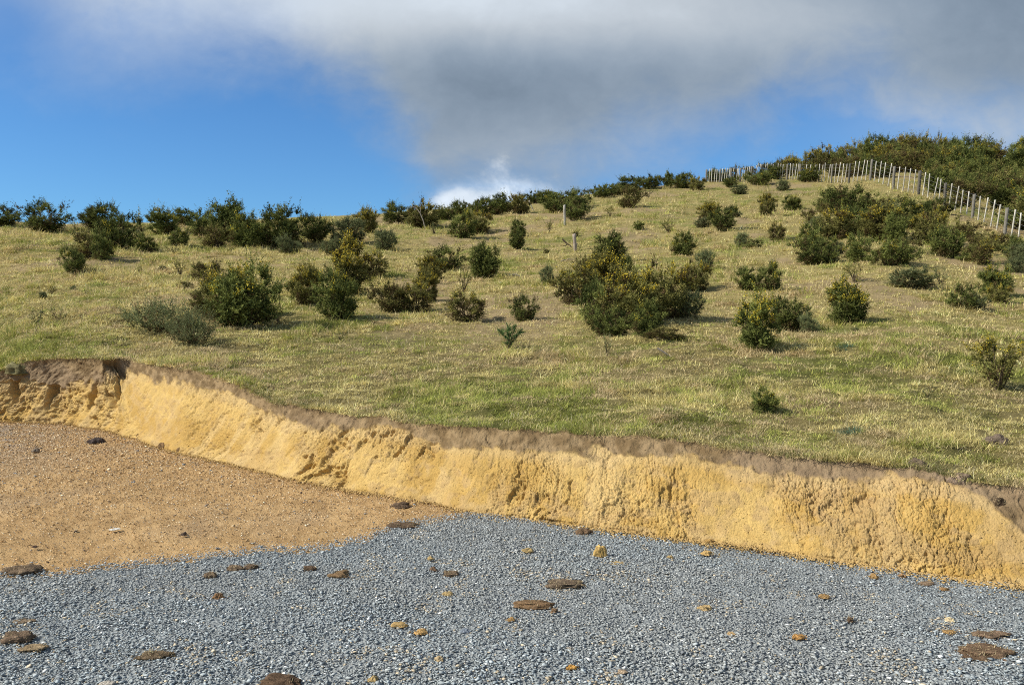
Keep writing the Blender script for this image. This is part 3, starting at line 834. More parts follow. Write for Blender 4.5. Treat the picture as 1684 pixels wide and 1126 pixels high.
# kind, centre x, base y, width, height in photo points, label
BUSHES = [
    ('round', 6, 373, 54, 33, 'dark gorse bush on the skyline cut by the left edge of the photo', SKYL),
    ('round', 68, 384, 70, 50, 'big round gorse bush alone on the left skyline', SKYL),
    ('sprig', 124, 378, 14, 15, 'tiny seedling on the skyline right of the big round gorse bush', SKYL),
    ('round', 166, 383, 60, 44, 'spiky gorse bush on the left skyline behind a larger dark one', SKYL),
    ('round', 194, 418, 66, 58, 'full dark gorse bush just under the left skyline, its crown reaching the sky', ON_HILL),
    ('brown', 146, 434, 50, 46, 'brownish gorse bush down slope from the full dark one at left', ON_HILL),
    ('round', 166, 438, 40, 46, 'dark gorse bush casting a long shadow beside the brownish one at left', ON_HILL),
    ('round', 121, 458, 36, 42, 'small compact dark gorse bush, lowest of the far left bushes', ON_HILL),
    ('round', 243, 418, 36, 30, 'small low gorse bush between two dark bushes under the left skyline', ON_HILL),
    ('round', 267, 387, 48, 44, 'peaked gorse bush on the left skyline left of the long thicket', SKYL),
    ('round', 294, 405, 30, 26, 'small gorse bush at the foot of the peaked one on the left skyline', ON_HILL),
    ('tall', 302, 372, 30, 28, 'small upright gorse bush on the skyline between peaked bush and thicket', SKYL),
    ('round', 330, 393, 52, 42, 'left end bush of the long gorse thicket on the skyline', SKYL),
    ('tall', 374, 400, 56, 66, 'tallest pointed gorse bush in the long thicket on the skyline', SKYL),
    ('round', 404, 408, 58, 50, 'wide dark gorse bush in the middle of the long skyline thicket', SKYL),
    ('brown', 355, 404, 50, 40, 'thin olive gorse bush in front of the tallest bush of the skyline thicket', SKYL),
    ('round', 437, 405, 44, 42, 'dense gorse bush left of the conical one on the skyline', SKYL),
    ('tall', 466, 410, 54, 70, 'tall conical gorse bush at the right end of the skyline thicket', SKYL),
    ('grey', 475, 416, 36, 32, 'small greyish gorse bush at the foot of the tall conical bush', ON_HILL),
    ('round', 518, 404, 46, 42, 'dark leaning gorse bush right of the tall conical one', ON_HILL),
    ('grey', 547, 420, 34, 28, 'small grey green gorse bush in front of the wide grey green one', ON_HILL),
    ('grey', 572, 404, 64, 42, 'wide grey green gorse bush below the skyline left of centre', ON_HILL),
    ('yellow', 602, 386, 36, 38, 'gorse bush with yellow top standing behind grey green bushes', ON_HILL),
    ('grey', 634, 411, 46, 36, 'grey green gorse bush right of the wide grey green one', ON_HILL),
    ('round', 655, 367, 50, 32, 'dark gorse bush on the skyline left of the yellow flowered one', SKYL),
    ('yellow', 694, 374, 54, 42, 'yellow flowered gorse bush on the skyline with a bare branch in it', SKYL),
    ('wide', 733, 362, 40, 22, 'low gorse bush on the skyline right of the yellow flowered one', SKYL),
    ('round', 757, 356, 30, 24, 'small gorse bush on the skyline at the left side of the white cloud', SKYL),
    ('round', 758, 395, 48, 42, 'dark green gorse bush under the skyline below the white cloud', ON_HILL),
    ('yellow', 788, 384, 36, 36, 'yellowish gorse bush touching the right side of a dark one below the white cloud', ON_HILL),
    ('round', 794, 358, 40, 30, 'gorse bush on the skyline in front of the white cloud', SKYL),
    ('tall', 820, 358, 30, 34, 'narrow gorse bush on the skyline right of the white cloud', SKYL),
    ('sprig', 714, 388, 22, 16, 'small seedling below the yellow flowered skyline bush', SEED),
    ('tall', 797, 457, 38, 60, 'tall dark gorse bush alone in the middle of the slope', ON_HILL),
    ('round', 730, 447, 56, 40, 'gorse bush left of the tall lone dark one in mid slope', ON_HILL),
    ('yellow', 708, 472, 40, 46, 'gorse bush with a yellow tip, overlapping the one above it in mid slope', ON_HILL),
    ('brown', 336, 458, 44, 32, 'brown gorse bush with few flowers above the biggest left bush', ON_HILL),
    ('sprig', 297, 455, 22, 26, 'sprig of gorse left of the brown bush with few flowers', SEED),
    ('yellow', 366, 530, 92, 84, 'yellow flowered left half of the biggest gorse clump at left', ON_HILL),
    ('round', 400, 545, 112, 104, 'biggest dark gorse bush at left, casting a broad shadow to its right', ON_HILL),
    ('sprig', 458, 538, 34, 34, 'thin sprig at the right foot of the biggest dark left bush', SEED),
    ('broom', 262, 552, 110, 56, 'wispy grey green broom shrub left of the biggest dark bush', ON_HILL),
    ('broom', 318, 568, 80, 60, 'wispy broom shrub in front of the biggest dark left bush', ON_HILL),
    ('yellow', 502, 506, 56, 64, 'gorse bush with yellow top left of the steep yellow branched one', ON_HILL),
    ('tallyellow', 573, 490, 56, 86, 'tall gorse bush with long yellow flowering branches left of centre', ON_HILL),
    ('brown', 612, 461, 52, 40, 'brownish gorse bush right behind the tall yellow branched one', ON_HILL),
    ('round', 555, 536, 68, 80, 'large dense round gorse bush in front of the tall yellow branched one', ON_HILL),
    ('brown', 640, 517, 56, 52, 'loose brown green gorse bush right of the large round one', ON_HILL),
    ('brown', 682, 518, 60, 48, 'low brown gorse bush in mid slope, its foot in dry grass', ON_HILL),
    ('yellow', 700, 502, 40, 48, 'thin yellowish gorse bush behind the low brown one', ON_HILL),
    ('brown', 767, 534, 70, 48, 'wide gorse bush with bare stems at its foot, left of a small dark lone one', ON_HILL),
    ('sprig', 762, 482, 28, 36, 'thin sprig above the wide gorse bush with bare stems', SEED),
    ('tall', 852, 386, 22, 28, 'small upright gorse bush left of the pale fence post, upper of two', ON_HILL),
    ('tall', 850, 412, 22, 30, 'small upright gorse bush left of the pale fence post, lower of two', ON_HILL),
    ('yellow', 852, 356, 38, 30, 'yellow gorse bush under the skyline beside a leaning stick', SKYL),
    ('wide', 880, 337, 40, 20, 'low dark gorse bush on the skyline right of the leaning stick', SKYL),
    ('round', 903, 333, 32, 18, 'small gorse bush on the skyline above the pale fence post', SKYL),
    ('round', 918, 354, 50, 32, 'dark green gorse bush behind the pale fence post', ON_HILL),
    ('round', 950, 369, 44, 38, 'dark gorse bush at the right side of the pale fence post', ON_HILL),
    ('round', 948, 347, 36, 30, 'gorse bush on the skyline directly behind the pale fence post', SKYL),
    ('sprig', 903, 380, 20, 20, 'sprig left of the pale fence post', SEED),
    ('sprig', 971, 352, 18, 16, 'sprig right of the dark bushes at the pale fence post', SEED),
    ('wide', 988, 328, 48, 20, 'long low olive gorse bush on the skyline right of centre', SKYL),
    ('wide', 1012, 323, 34, 18, 'brownish low gorse bush on the skyline right of centre', SKYL),
    ('tall', 1034, 318, 36, 26, 'pointed gorse bush on the skyline above the lone brownish bush', SKYL),
    ('wide', 1068, 312, 44, 22, 'bushy gorse clump on the skyline left of a narrow spire', SKYL),
    ('tall', 1099, 311, 14, 26, 'narrow spire of gorse standing up on the skyline', SKYL),
    ('round', 1124, 311, 38, 24, 'dark gorse bush on the skyline right of the narrow spire', SKYL),
    ('sprig', 1066, 326, 13, 17, 'tiny upright seedling just under the skyline clump', SEED),
    ('yellow', 1146, 314, 24, 22, 'small gorse bush with one yellow tip near the far end of the fence', SKYL),
    ('brown', 1038, 349, 42, 36, 'lone brownish round gorse bush below the skyline right of centre', ON_HILL),
    ('sprig', 1004, 363, 22, 16, 'sprig below left of the lone brownish round bush', SEED),
    ('round', 1051, 380, 18, 15, 'very small dark green gorse bush in open grass', ON_HILL),
    ('sprig', 1100, 384, 26, 22, 'brown stick like sprig in open grass right of a very small dark bush', SEED),
    ('yellow', 1166, 364, 34, 30, 'yellow tinged gorse bush, upper left of the pair below the fence end', ON_HILL),
    ('round', 1190, 383, 40, 36, 'dark gorse bush, lower right of the pair below the fence end', ON_HILL),
    ('grey', 1206, 366, 26, 20, 'faint grey gorse bush right of the pair below the fence end', ON_HILL),
    ('grey', 1157, 376, 26, 16, 'faint low grey gorse bush left of the pair below the fence end', ON_HILL),
    ('grey', 1220, 402, 28, 26, 'grey green gorse bush above a flat dark one, right of centre', ON_HILL),
    ('round', 1240, 406, 30, 16, 'flat dark gorse bush right of centre in the upper slope', ON_HILL),
    ('round', 1123, 421, 46, 36, 'compact dark gorse bush with slightly yellow crown right of centre', ON_HILL),
    ('grey', 1160, 444, 30, 34, 'wispy gorse bush behind one with a bright yellow spot', ON_HILL),
    ('yellow', 1142, 478, 46, 48, 'gorse bush with a bright yellow spot on its left side', ON_HILL),
    ('tall', 1003, 434, 44, 52, 'upright dark gorse bush at the top of the big central clump', ON_HILL),
    ('tall', 1030, 448, 20, 26, 'slim gorse shoot right of the upright dark bush above the central clump', ON_HILL),
    ('brown', 965, 456, 36, 40, 'twiggy brown gorse bush above the left side of the central clump', ON_HILL),
    ('grey', 900, 471, 24, 32, 'small gorse bush left of the central clump', ON_HILL),
    ('sprig', 932, 456, 20, 24, 'small green seedling left of the twiggy brown bush', SEED),
    ('brown', 938, 500, 66, 54, 'brown gorse bush at the left flank of the big central clump', ON_HILL),
    ('yellow', 990, 500, 76, 80, 'yellow speckled gorse bush in the upper left of the central clump', ON_HILL),
    ('round', 978, 540, 64, 74, 'dark gorse bush at the left foot of the central clump', ON_HILL),
    ('yellow', 1030, 540, 90, 86, 'wide olive gorse bush in the middle of the central clump, behind a leaning pale batten', ON_HILL),
    ('yellow', 1086, 530, 84, 90, 'most yellow gorse bush, right half of the central clump', ON_HILL),
    ('round', 1010, 557, 66, 46, 'low olive gorse bush along the front of the central clump', ON_HILL),
    ('round', 1062, 560, 56, 54, 'dark gorse bush at the front foot of the central clump', ON_HILL),
    ('grey', 1130, 524, 46, 46, 'wispy yellow specked gorse bush at the right of the central clump', ON_HILL),
    ('round', 858, 528, 44, 44, 'small dark lone gorse bush left of the central clump', ON_HILL),
    ('weed', 836, 577, 44, 42, 'spiky green thistle like weed below the small dark lone bush', SEED),
    ('sprig', 998, 592, 26, 36, 'upright seedling in open grass below the central clump', SEED),
    ('sprig', 560, 565, 18, 22, 'thin seedling below the large dense round gorse bush', SEED),
    ('sprig', 62, 540, 40, 26, 'dead looking sprig lying at the left side of the pasture', SEED),
    ('sprig', 98, 534, 36, 22, 'small twiggy sprig, right one of two low at the left', SEED),
    ('brown', 1090, 566, 70, 20, 'flat trailing gorse at the right foot of the central clump', ON_HILL),
    ('tall', 1228, 478, 30, 38, 'narrow left bush of a dark gorse pair right of the central clump', ON_HILL),
    ('round', 1260, 481, 48, 46, 'broad right bush of a dark gorse pair right of the central clump', ON_HILL),
    ('tallyellow', 1244, 582, 56, 88, 'tall gorse bush with yellow left side and green foot', ON_HILL),
    ('round', 1296, 541, 56, 54, 'dark gorse bush right behind the tall one with yellow left side', ON_HILL),
    ('grey', 1330, 544, 28, 34, 'thin grey gorse bush at the right side of a dark one', ON_HILL),
    ('tallyellow', 1393, 530, 52, 74, 'fan shaped gorse bush with yellow top and narrow foot', ON_HILL),
    ('round', 1252, 682, 44, 46, 'small dark leaning gorse bush low on the slope above the bank', ON_HILL),
    ('fan', 1640, 645, 76, 92, 'open gorse bush with separate yellow branches near the right edge', ON_HILL),
    ('round', 1582, 504, 42, 44, 'dull gorse bush left of the green bush near the right edge', ON_HILL),
    ('grey', 1604, 504, 32, 28, 'thin grey gorse bush between a dull one and the green one at right', ON_HILL),
    ('round', 1636, 482, 52, 52, 'rounded fresh green gorse bush near the right edge', ON_HILL),
    ('yellow', 1640, 497, 36, 32, 'little yellow gorse bush at the foot of the rounded green one', ON_HILL),
    ('brown', 1618, 440, 44, 46, 'brown gorse bush with yellow flecks above the rounded green one', SCRUB),
    ('round', 1303, 348, 30, 26, 'small very dark gorse bush left of the right hand scrub', ON_HILL),
    ('yellow', 1262, 361, 26, 36, 'narrow yellow flecked gorse bush below the fence', ON_HILL),
    ('brown', 1278, 392, 28, 28, 'little olive gorse bush between open grass and the right hand scrub', ON_HILL),
    ('brown', 1331, 368, 22, 22, 'little twiggy gorse bush at the upper left of the scrub', SCRUB),
    ('grey', 1288, 316, 24, 18, 'small grey gorse bush standing clear in front of the fence', ON_HILL),
    ('tall', 1370, 355, 42, 38, 'dark pointed gorse bush at the upper left of the scrub', SCRUB),
    ('round', 1402, 357, 62, 46, 'fresh green domed gorse bush at the top of the scrub', SCRUB),
    ('yellow', 1376, 398, 58, 50, 'orange yellow flowered gorse bush at the left of the scrub', SCRUB),
    ('round', 1334, 418, 46, 46, 'green gorse bush at the left rim of the scrub', SCRUB),
    ('round', 1342, 434, 56, 44, 'dull gorse bush at the lower left rim of the scrub', SCRUB),
    ('round', 1412, 390, 54, 50, 'olive gorse bush in the middle of the scrub', SCRUB),
    ('yellow', 1448, 400, 68, 58, 'gorse bush with bright yellow crown in the middle of the scrub', SCRUB),
    ('tall', 1472, 404, 34, 46, 'near black gorse bush beside the bright yellow crowned one', SCRUB),
    ('round', 1412, 432, 46, 44, 'dark gorse bush at the lower front of the scrub, left of the broad one', SCRUB),
    ('wide', 1466, 441, 76, 44, 'broad dark gorse bush at the lower front of the scrub', SCRUB),
    ('yellow', 1532, 404, 54, 58, 'gorse bush with yellow spikes at the right of the scrub', SCRUB),
    ('round', 1556, 426, 48, 48, 'dark gorse bush at the lower right of the scrub', SCRUB),
    ('brown', 1460, 356, 50, 32, 'olive gorse bush behind the bright yellow crowned one', SCRUB),
    ('round', 1502, 376, 64, 44, 'round green gorse bush in the scrub below the thick fence posts', SCRUB),
    ('round', 1540, 352, 50, 26, 'dark gorse bush hiding the feet of the fence battens', SCRUB),
    ('brown', 1586, 398, 54, 30, 'brown gorse bush below the fence at right', SCRUB),
    ('brown', 1640, 412, 60, 28, 'dull brown gorse bush below the last fence posts', SCRUB),
    ('round', 1676, 436, 44, 40, 'green gorse bush at the right edge below the fence', SCRUB),
    ('brown', 1606, 424, 44, 36, 'thin olive gorse bush in dry grass below the fence at right', SCRUB),
    ('grey', 1500, 470, 66, 34, 'wispy grey gorse bush in front of the scrub', SCRUB),
    ('sprig', 1406, 466, 40, 34, 'bare twiggy sprig in front of the scrub', SEED),
    ('sprig', 1546, 466, 34, 30, 'thin sprig right of the wispy grey bush', SEED),
    ('sprig', 1525, 660, 20, 26, 'small dry sprig in open grass left of the open branched bush', SEED),
    ('round', 1331, 303, 36, 24, 'green gorse bush at the foot of the fence, beside the first thick post', ON_HILL),
    ('round', 1275, 297, 32, 22, 'green gorse bush half hiding the fence battens, third from the corner', ON_HILL),
    ('wide', 1248, 306, 42, 24, 'low gorse bush in front of the fence near its far end', ON_HILL),
    ('round', 1202, 309, 24, 16, 'small brown gorse bush in front of the far fence end', ON_HILL),
    ('grey', 1216, 320, 32, 16, 'flat grey gorse bush below the far fence end', ON_HILL),
    ('tall', 1172, 303, 18, 22, 'slim gorse bush at the very end of the fence', ON_HILL),
    ('round', 1188, 300, 22, 18, 'gorse bush among the last fence battens', ON_HILL),
]
BIG_SHADE = None
for kind, px, py, w, h, label, group in BUSHES:
    loc, s_ = hill_at(px, py - h * .07)
    m = loc[1] / F_PX
    plant(kind, (loc[0], loc[1], loc[2] - .02), w * m * 1.13, h * m * 1.07, label, group, lean=(.35, 0) if px == 1252 else None)

# tiny seedlings all over the slope
rs = random.Random(21)
for i in range(46):
    px = rs.uniform(40, 1600); u_, _ = uv(px, 450); s0 = rs.uniform(.36, .93)
    v_ = float(vg(u_)) * (1 - s0) + float(vc(u_)) * s0; py = CY - F_PX * math.tan(math.atan(v_) + PITCH)
    if any(abs(px - b_[1]) < b_[3] * .55 + 8 and b_[2] - b_[4] - 5 < py < b_[2] + 8 for b_ in BUSHES): continue
    loc, s_ = hill_at(px, py); m = loc[1] / F_PX; h = rs.uniform(9, 17)
    plant(rs.choice(['sprig', 'sprig', 'brown', 'grey']), (loc[0], loc[1], loc[2] - .03), h * m * rs.uniform(.9, 1.5), h * m, 'faint tiny gorse seedling barely rising above the open grass', 'tiny seedlings in the pasture')

# low growth filling the scrub
rs = random.Random(8)
for i in range(34):
    px = rs.uniform(1322, 1690); py = rs.uniform(348, 466)
    if py < np.interp(px, [1322, 1450, 1510, 1560, 1690], [350, 345, 362, 378, 432]) or py > np.interp(px, [1322, 1400, 1520, 1690], [420, 440, 442, 470]): continue
    loc, s_ = hill_at(px, py); m = loc[1] / F_PX; h = rs.uniform(20, 38)
    k_ = rs.choice(['brown', 'grey', 'brown', 'round'])
    plant(k_, (loc[0], loc[1], loc[2] - .04), h * m * rs.uniform(1.1, 1.7), h * m, 'low gorse growth filling gaps between the larger bushes of the right hand scrub', 'low growth in the scrub')

# the thicket beyond the fence
TH = 'gorse thicket beyond the fence'
FENCE_PTS = [(1161, 291, 303), (1183, 287, 302), (1202, 285, 301), (1217, 281, 299), (1234.5, 276, 297), (1252, 273, 296), (1273.5, 272, 295), (1294, 271.8, 295.7), (1315.4, 271.8, 297.5),
             (1340, 274, 300), (1366.3, 273, 302), (1395.5, 273, 303.2), (1430.5, 266.7, 299), (1468.5, 282.6, 317), (1510, 287, 324), (1552.8, 303.2, 339), (1598.7, 321, 358), (1651.6, 346, 384), (1712, 377, 418)]
_fx = np.array([p[0] for p in FENCE_PTS]); _fy = np.array([p[2] for p in FENCE_PTS])
rt = random.Random(5); cnt = 0; placed = []
while cnt < 96:
    px = rt.uniform(1205, 1760); fy = np.interp(px, _fx, _fy); u_, _ = uv(px, 280)
    yc_px = 563 - F_PX * math.tan(math.atan(float(vc(u_))) + PITCH)
    py = rt.uniform(yc_px - 3, fy - 9) if px > 1330 else rt.uniform(yc_px + 1, fy - 4)
    if px > 1460 and px < 1530 and py > 283: continue
    if any((px - a) ** 2 + ((py - b_) * 1.8) ** 2 < 17 ** 2 for a, b_ in placed): continue
    if px > 1590 and py > fy - 30: continue
    if px < 1330 and rt.random() < .35: continue
    placed.append((px, py)); cnt += 1
    loc, s_ = hill_at(px, py)
    if px > 1330:
        h_ = rt.uniform(1.5, 2.2) * (1.0 if py > yc_px + 8 else 1.05); 
    else:
        h_ = rt.uniform(.9, 1.3) + .5 * sst(np.array(px), 1215, 1330)
    if py > 300: h_ *= .8
    kind = rt.choice(['round', 'brown', 'yellow', 'brown', 'round', 'tall', 'brown'])
    lab = {'yellow': 'yellow flowered gorse bush in the dense thicket beyond the fence', 'brown': 'brown olive gorse bush in the dense thicket beyond the fence',
           'round': 'dark round gorse bush in the dense thicket beyond the fence', 'tall': 'tall pointed gorse bush in the dense thicket beyond the fence'}[kind]
    plant(kind, (loc[0], loc[1], loc[2] - .05), h_ * NAT[kind] * rt.uniform(.9, 1.25), h_, lab, TH)

# ------------------------------------------------------------------ fence and loose timber
def beam(w, d, h, seed, topcut=0.0, nseg=5, mat=M_POST, colr=(.4, .37, .31)):
    """a sawn or split length of timber with worn edges, standing on z = 0"""
    r = random.Random(seed); ring = 8; V = []
    for i in range(nseg + 1):
        z = h * i / nseg
        for j in range(ring):
            a = 2 * math.pi * (j + .5) / ring
            cx_, cy_ = math.cos(a), math.sin(a); k = 1 / max(abs(cx_), abs(cy_)) * .93
            zz = z + (topcut * cx_ if i == nseg else 0)
            V.append((cx_ * k * w / 2 * r.uniform(.93, 1.05), cy_ * k * d / 2 * r.uniform(.93, 1.05), zz))
    Fq = []
    for i in range(nseg):
        for j in range(ring): Fq.append((i * ring + j, i * ring + (j + 1) % ring, (i + 1) * ring + (j + 1) % ring, (i + 1) * ring + j))
    b0 = nseg * ring
    for j in (0, 2, 4): Fq.append((b0, b0 + j + 1, b0 + j + 2, b0 + j + 3) if j < 6 else None)
    Fq = [f for f in Fq if f][:nseg * ring] + [(b0, b0 + 1, b0 + 2, b0 + 3), (b0, b0 + 3, b0 + 4, b0 + 7), (b0 + 4, b0 + 5, b0 + 6, b0 + 7)]
    V = np.array(V); c_ = np.array(colr)[None] * np.array([r.uniform(.85, 1.12) for _ in range(len(V))])[:, None]
    return mesh_data('timber', V, np.array(Fq), mat, c_)


POSTM = [beam(.125, .11, 1.0, 300 + i, .02, colr=(.20, .185, .155)) for i in range(3)] + [beam(.13, .11, 1.0, 310, .02, colr=(.12, .11, .09))]
BATM = [beam(.052, .042, 1.0, 320 + i, .005, colr=cc2) for i, cc2 in enumerate([(.54, .51, .43), (.49, .46, .38), (.58, .55, .47), (.45, .42, .35)])]
fence = empty('fence')
ploc = []
for px, ty, by in FENCE_PTS:
    p, _ = hill_at(px, by); ploc.append((p, (by - ty) / F_PX * p[1]))
fence.location = ploc[12][0]
fo = Vector(fence.location)
tops, feet = [], []
rf = random.Random(3)
for i, (p, h_) in enumerate(ploc):
    h_ = min(max(h_ * 1.06, .95), 1.3)
    tx, ty_ = rf.uniform(.02, .09), rf.uniform(-.03, .03)
    o = obj('post', POSTM[3] if i in (11, 14, 15) else POSTM[i % 3], fence)
    wsc = 1.15 if i in (12, 13, 14) else 1.0
    o.location = Vector(p) - fo - Vector((0, 0, .12)); o.scale = (wsc, wsc, h_ + .12); o.rotation_euler = (ty_, tx, rf.uniform(-.4, .4))
    feet.append(Vector(p)); tops.append(Vector(p) + Vector((tx * h_, -ty_ * h_, h_)))
for i in range(len(ploc) - 1):
    for k in range(1, 5):
        t = k / 5 + rf.uniform(-.02, .02)
        if rf.random() < .05 and i < 10: continue
        f_ = feet[i].lerp(feet[i + 1], t); tp = tops[i].lerp(tops[i + 1], t)
        # let the foot follow the ground
        px_ = CX + f_.x / f_.y * F_PX
        h_ = (tp - f_).length * rf.uniform(.95, 1.05)
        o = obj('batten', BATM[rf.randrange(4)], fence)
        o.location = f_ - fo + Vector((0, 0, rf.uniform(.0, .06))); o.scale = (1, 1, h_)
        o.rotation_euler = (rf.uniform(-.02, .02), .13 + rf.uniform(-.05, .05) if i > 9 else .09 + rf.uniform(-.05, .05), rf.uniform(-.3, .3))
for k in range(6):
    q = .14 + .82 * k / 5
    path = [feet[i].lerp(tops[i], q) - fo for i in range(len(feet))]
    v_, f_ = tube(np.array([p[:] for p in path]), .0025, 4)
    obj('wire', mesh_data('wire', v_, f_, M_WIRE), fence)
tag(fence, 'post and batten wire fence running along the ridge and down the right slope', 'fence')


def timber(name, px, by, h_px, w, colr, label, cat, leanx=0, leany=0, seed=0, topcut=.02, lift=0.0):
    p, _ = hill_at(px, by); h_ = h_px / F_PX * p[1]
    o = obj(name, beam(w, w * .8, h_ + .1, seed, topcut, colr=colr)); o.location = Vector(p) - Vector((0, 0, .1 - lift))
    o.rotation_euler = (leany, leanx, .3); tag(o, label, cat); return o


timber('fence_post', 929, 373, 34, .105, (.40, .37, .32), 'single pale weathered fence post standing upright among dark gorse bushes', 'post', -.03, seed=1)
timber('fence_post', 947, 406, 28, .12, (.36, .30, .24), 'short split fence post leaning left in the middle of the pasture', 'post', -.10, seed=2)
timber('post_stump', 944, 405, 10, .11, (.36, .30, .23), 'low splintered stump at the foot of the short split post', 'stump', .25, seed=3)
timber('batten', 1048, 526, 22, .05, (.60, .56, .48), 'loose pale batten leaning out of the central gorse clump', 'batten', -.36, -.1, seed=4, lift=-.05)
timber('leaning_stick', 878, 345, 17, .06, (.48, .42, .34), 'leaning grey stick beside the yellow skyline bush', 'stick', -.45, seed=5)


def branch(name, px, by, pts_px, rad, label, mat=M_STEM, forks=()):
    p, _ = hill_at(px, by); m = p[1] / F_PX
    path = np.array([((x - px) * m, dy * m, (by - y) * m) for x, y, dy in pts_px])
    parts = [tube(path, np.linspace(rad, rad * .5, len(path)), 6)]
    for fk in forks: parts.append(tube(np.array([((x - px) * m, dy * m, (by - y) * m) for x, y, dy in fk]), np.linspace(rad * .7, rad * .3, len(fk)), 5))
    v_, f_ = join(parts)
    o = obj(name, mesh_data(name, v_, f_, mat, np.full((len(v_), 3), .22) * np.array((1.15, 1.0, .85)), True)); o.location = p
    return tag(o, label, 'branch')


branch('dead_branch', 700, 374, [(700, 376, 0), (696, 360, 0), (691, 348, 2), (684, 339, 4), (678, 337, 6)], .034, 'bare grey dead branch sticking out of the yellow skyline gorse', M_POST,
       [[(691, 348, 2), (692, 340, 0), (691, 336, 0)]])
branch('fallen_branch', 935, 402, [(925, 388, 4), (932, 395, 2), (938, 399, 0), (944, 405, -2)], .035, 'dark bare branch lying against the short split post', M_STEM, [[(934, 396, 2), (930, 399, -3), (926, 400, -6)]])
branch('dry_stick', 930, 424, [(918, 428, -4), (925, 423, 0), (934, 421, 0), (945, 421, 3)], .02, 'thin pale dry stick lying in the grass above the central clump', M_POST)
branch('dry_stick', 1110, 588, [(1082, 575, 6), (1096, 584, 2), (1108, 592, 0), (1118, 600, -4)], .012, 'long pale dry stick lying below the central clump at right', M_POST)
branch('dry_stick', 845, 452, [(838, 450, 4), (848, 449, 0), (858, 453, -2)], .02, 'short bent dry stick lying in mid slope left of the central clump', M_POST)

# ------------------------------------------------------------------ clods lying about
SOIL = (.125, .085, .055); SOD = (.16, .115, .075); CLAYC = (.42, .305, .14); ORNG = (.36, .225, .095); STONEC = (.42, .38, .32)


def clod_mesh(seed, w, d, h, base, flat=.0, rough=.28, fibres=0, fibre_col=(.36, .29, .17)):
    r = np.random.default_rng(seed)
    bm = bmesh.new(); bmesh.ops.create_icosphere(bm, subdivisions=4, radius=1)
    V = np.array([v.co[:] for v in bm.verts]); Fa = np.array([[v.index for v in f.verts] for f in bm.faces]); bm.free()
    o = r.uniform(0, 50, 3)
    lo = fbm(V[:, 0] * 1.1 + o[0], V[:, 1] * 1.1 + V[:, 2] * 1.3 + o[1], 2, 3) - .5
    md = fbm(V[:, 0] * 2.8 + o[1] + V[:, 2], V[:, 1] * 2.8 - V[:, 2] * 1.4 + o[2], 3, 5) - .5
    f1_, f2_, id_ = worley(V[:, 0] * 3.2 + V[:, 2] * 1.7 + o[0], V[:, 1] * 3.2 - V[:, 2] * 2.1 + o[2], 7)
    k = 1 + lo * rough * 2.2 + md * rough * 1.6 + (id_ - .5) * rough * .45 - (1 - sst(f2_ - f1_, 0, .25)) * rough * .22
    V = V * k[:, None]
    z = V[:, 2]
    if flat: z = np.where(z > 0, np.minimum(z, 1 - flat) + .12 * np.maximum(z - (1 - flat), 0) + .18 * md, z)
    z = np.where(z < 0, z * .25, z)
    V = np.stack([V[:, 0] * w / 2, V[:, 1] * d / 2, z * h], 1)
    C_ = np.array(base)[None] * np.exp(r.normal(0, .16, (len(V), 1)) + (md * .9)[:, None])
    C_ = np.clip(C_, 0, .8)
    if fibres:
        # short root fibres and dead grass sticking out all over
        ids = r.integers(0, len(V), fibres); pv = V[ids]; nn = unit(pv * np.array((1 / w ** 2, 1 / d ** 2, 2 / h ** 2)) + 1e-6)
        dv_ = unit(nn * .5 + r.normal(0, .6, (fibres, 3)) + np.array((0, 0, .1))); L_ = r.uniform(.008, .026, fibres)
        sv = unit(np.cross(dv_, r.normal(0, 1, (fibres, 3)))) * .0016
        fv = np.stack([pv - sv, pv + sv, pv + dv_ * L_[:, None]], 1).reshape(-1, 3)
        ff = np.arange(3 * fibres).reshape(-1, 3) + len(V)
        fc_ = np.array(fibre_col)[None] * np.exp(r.normal(0, .35, (fibres, 1)))
        V = np.concatenate([V, fv]); Fa = np.concatenate([Fa, ff]); C_ = np.concatenate([C_, np.repeat(fc_, 3, 0)])
    return mesh_data('clod', V, Fa, M_SOILCLOD, C_)


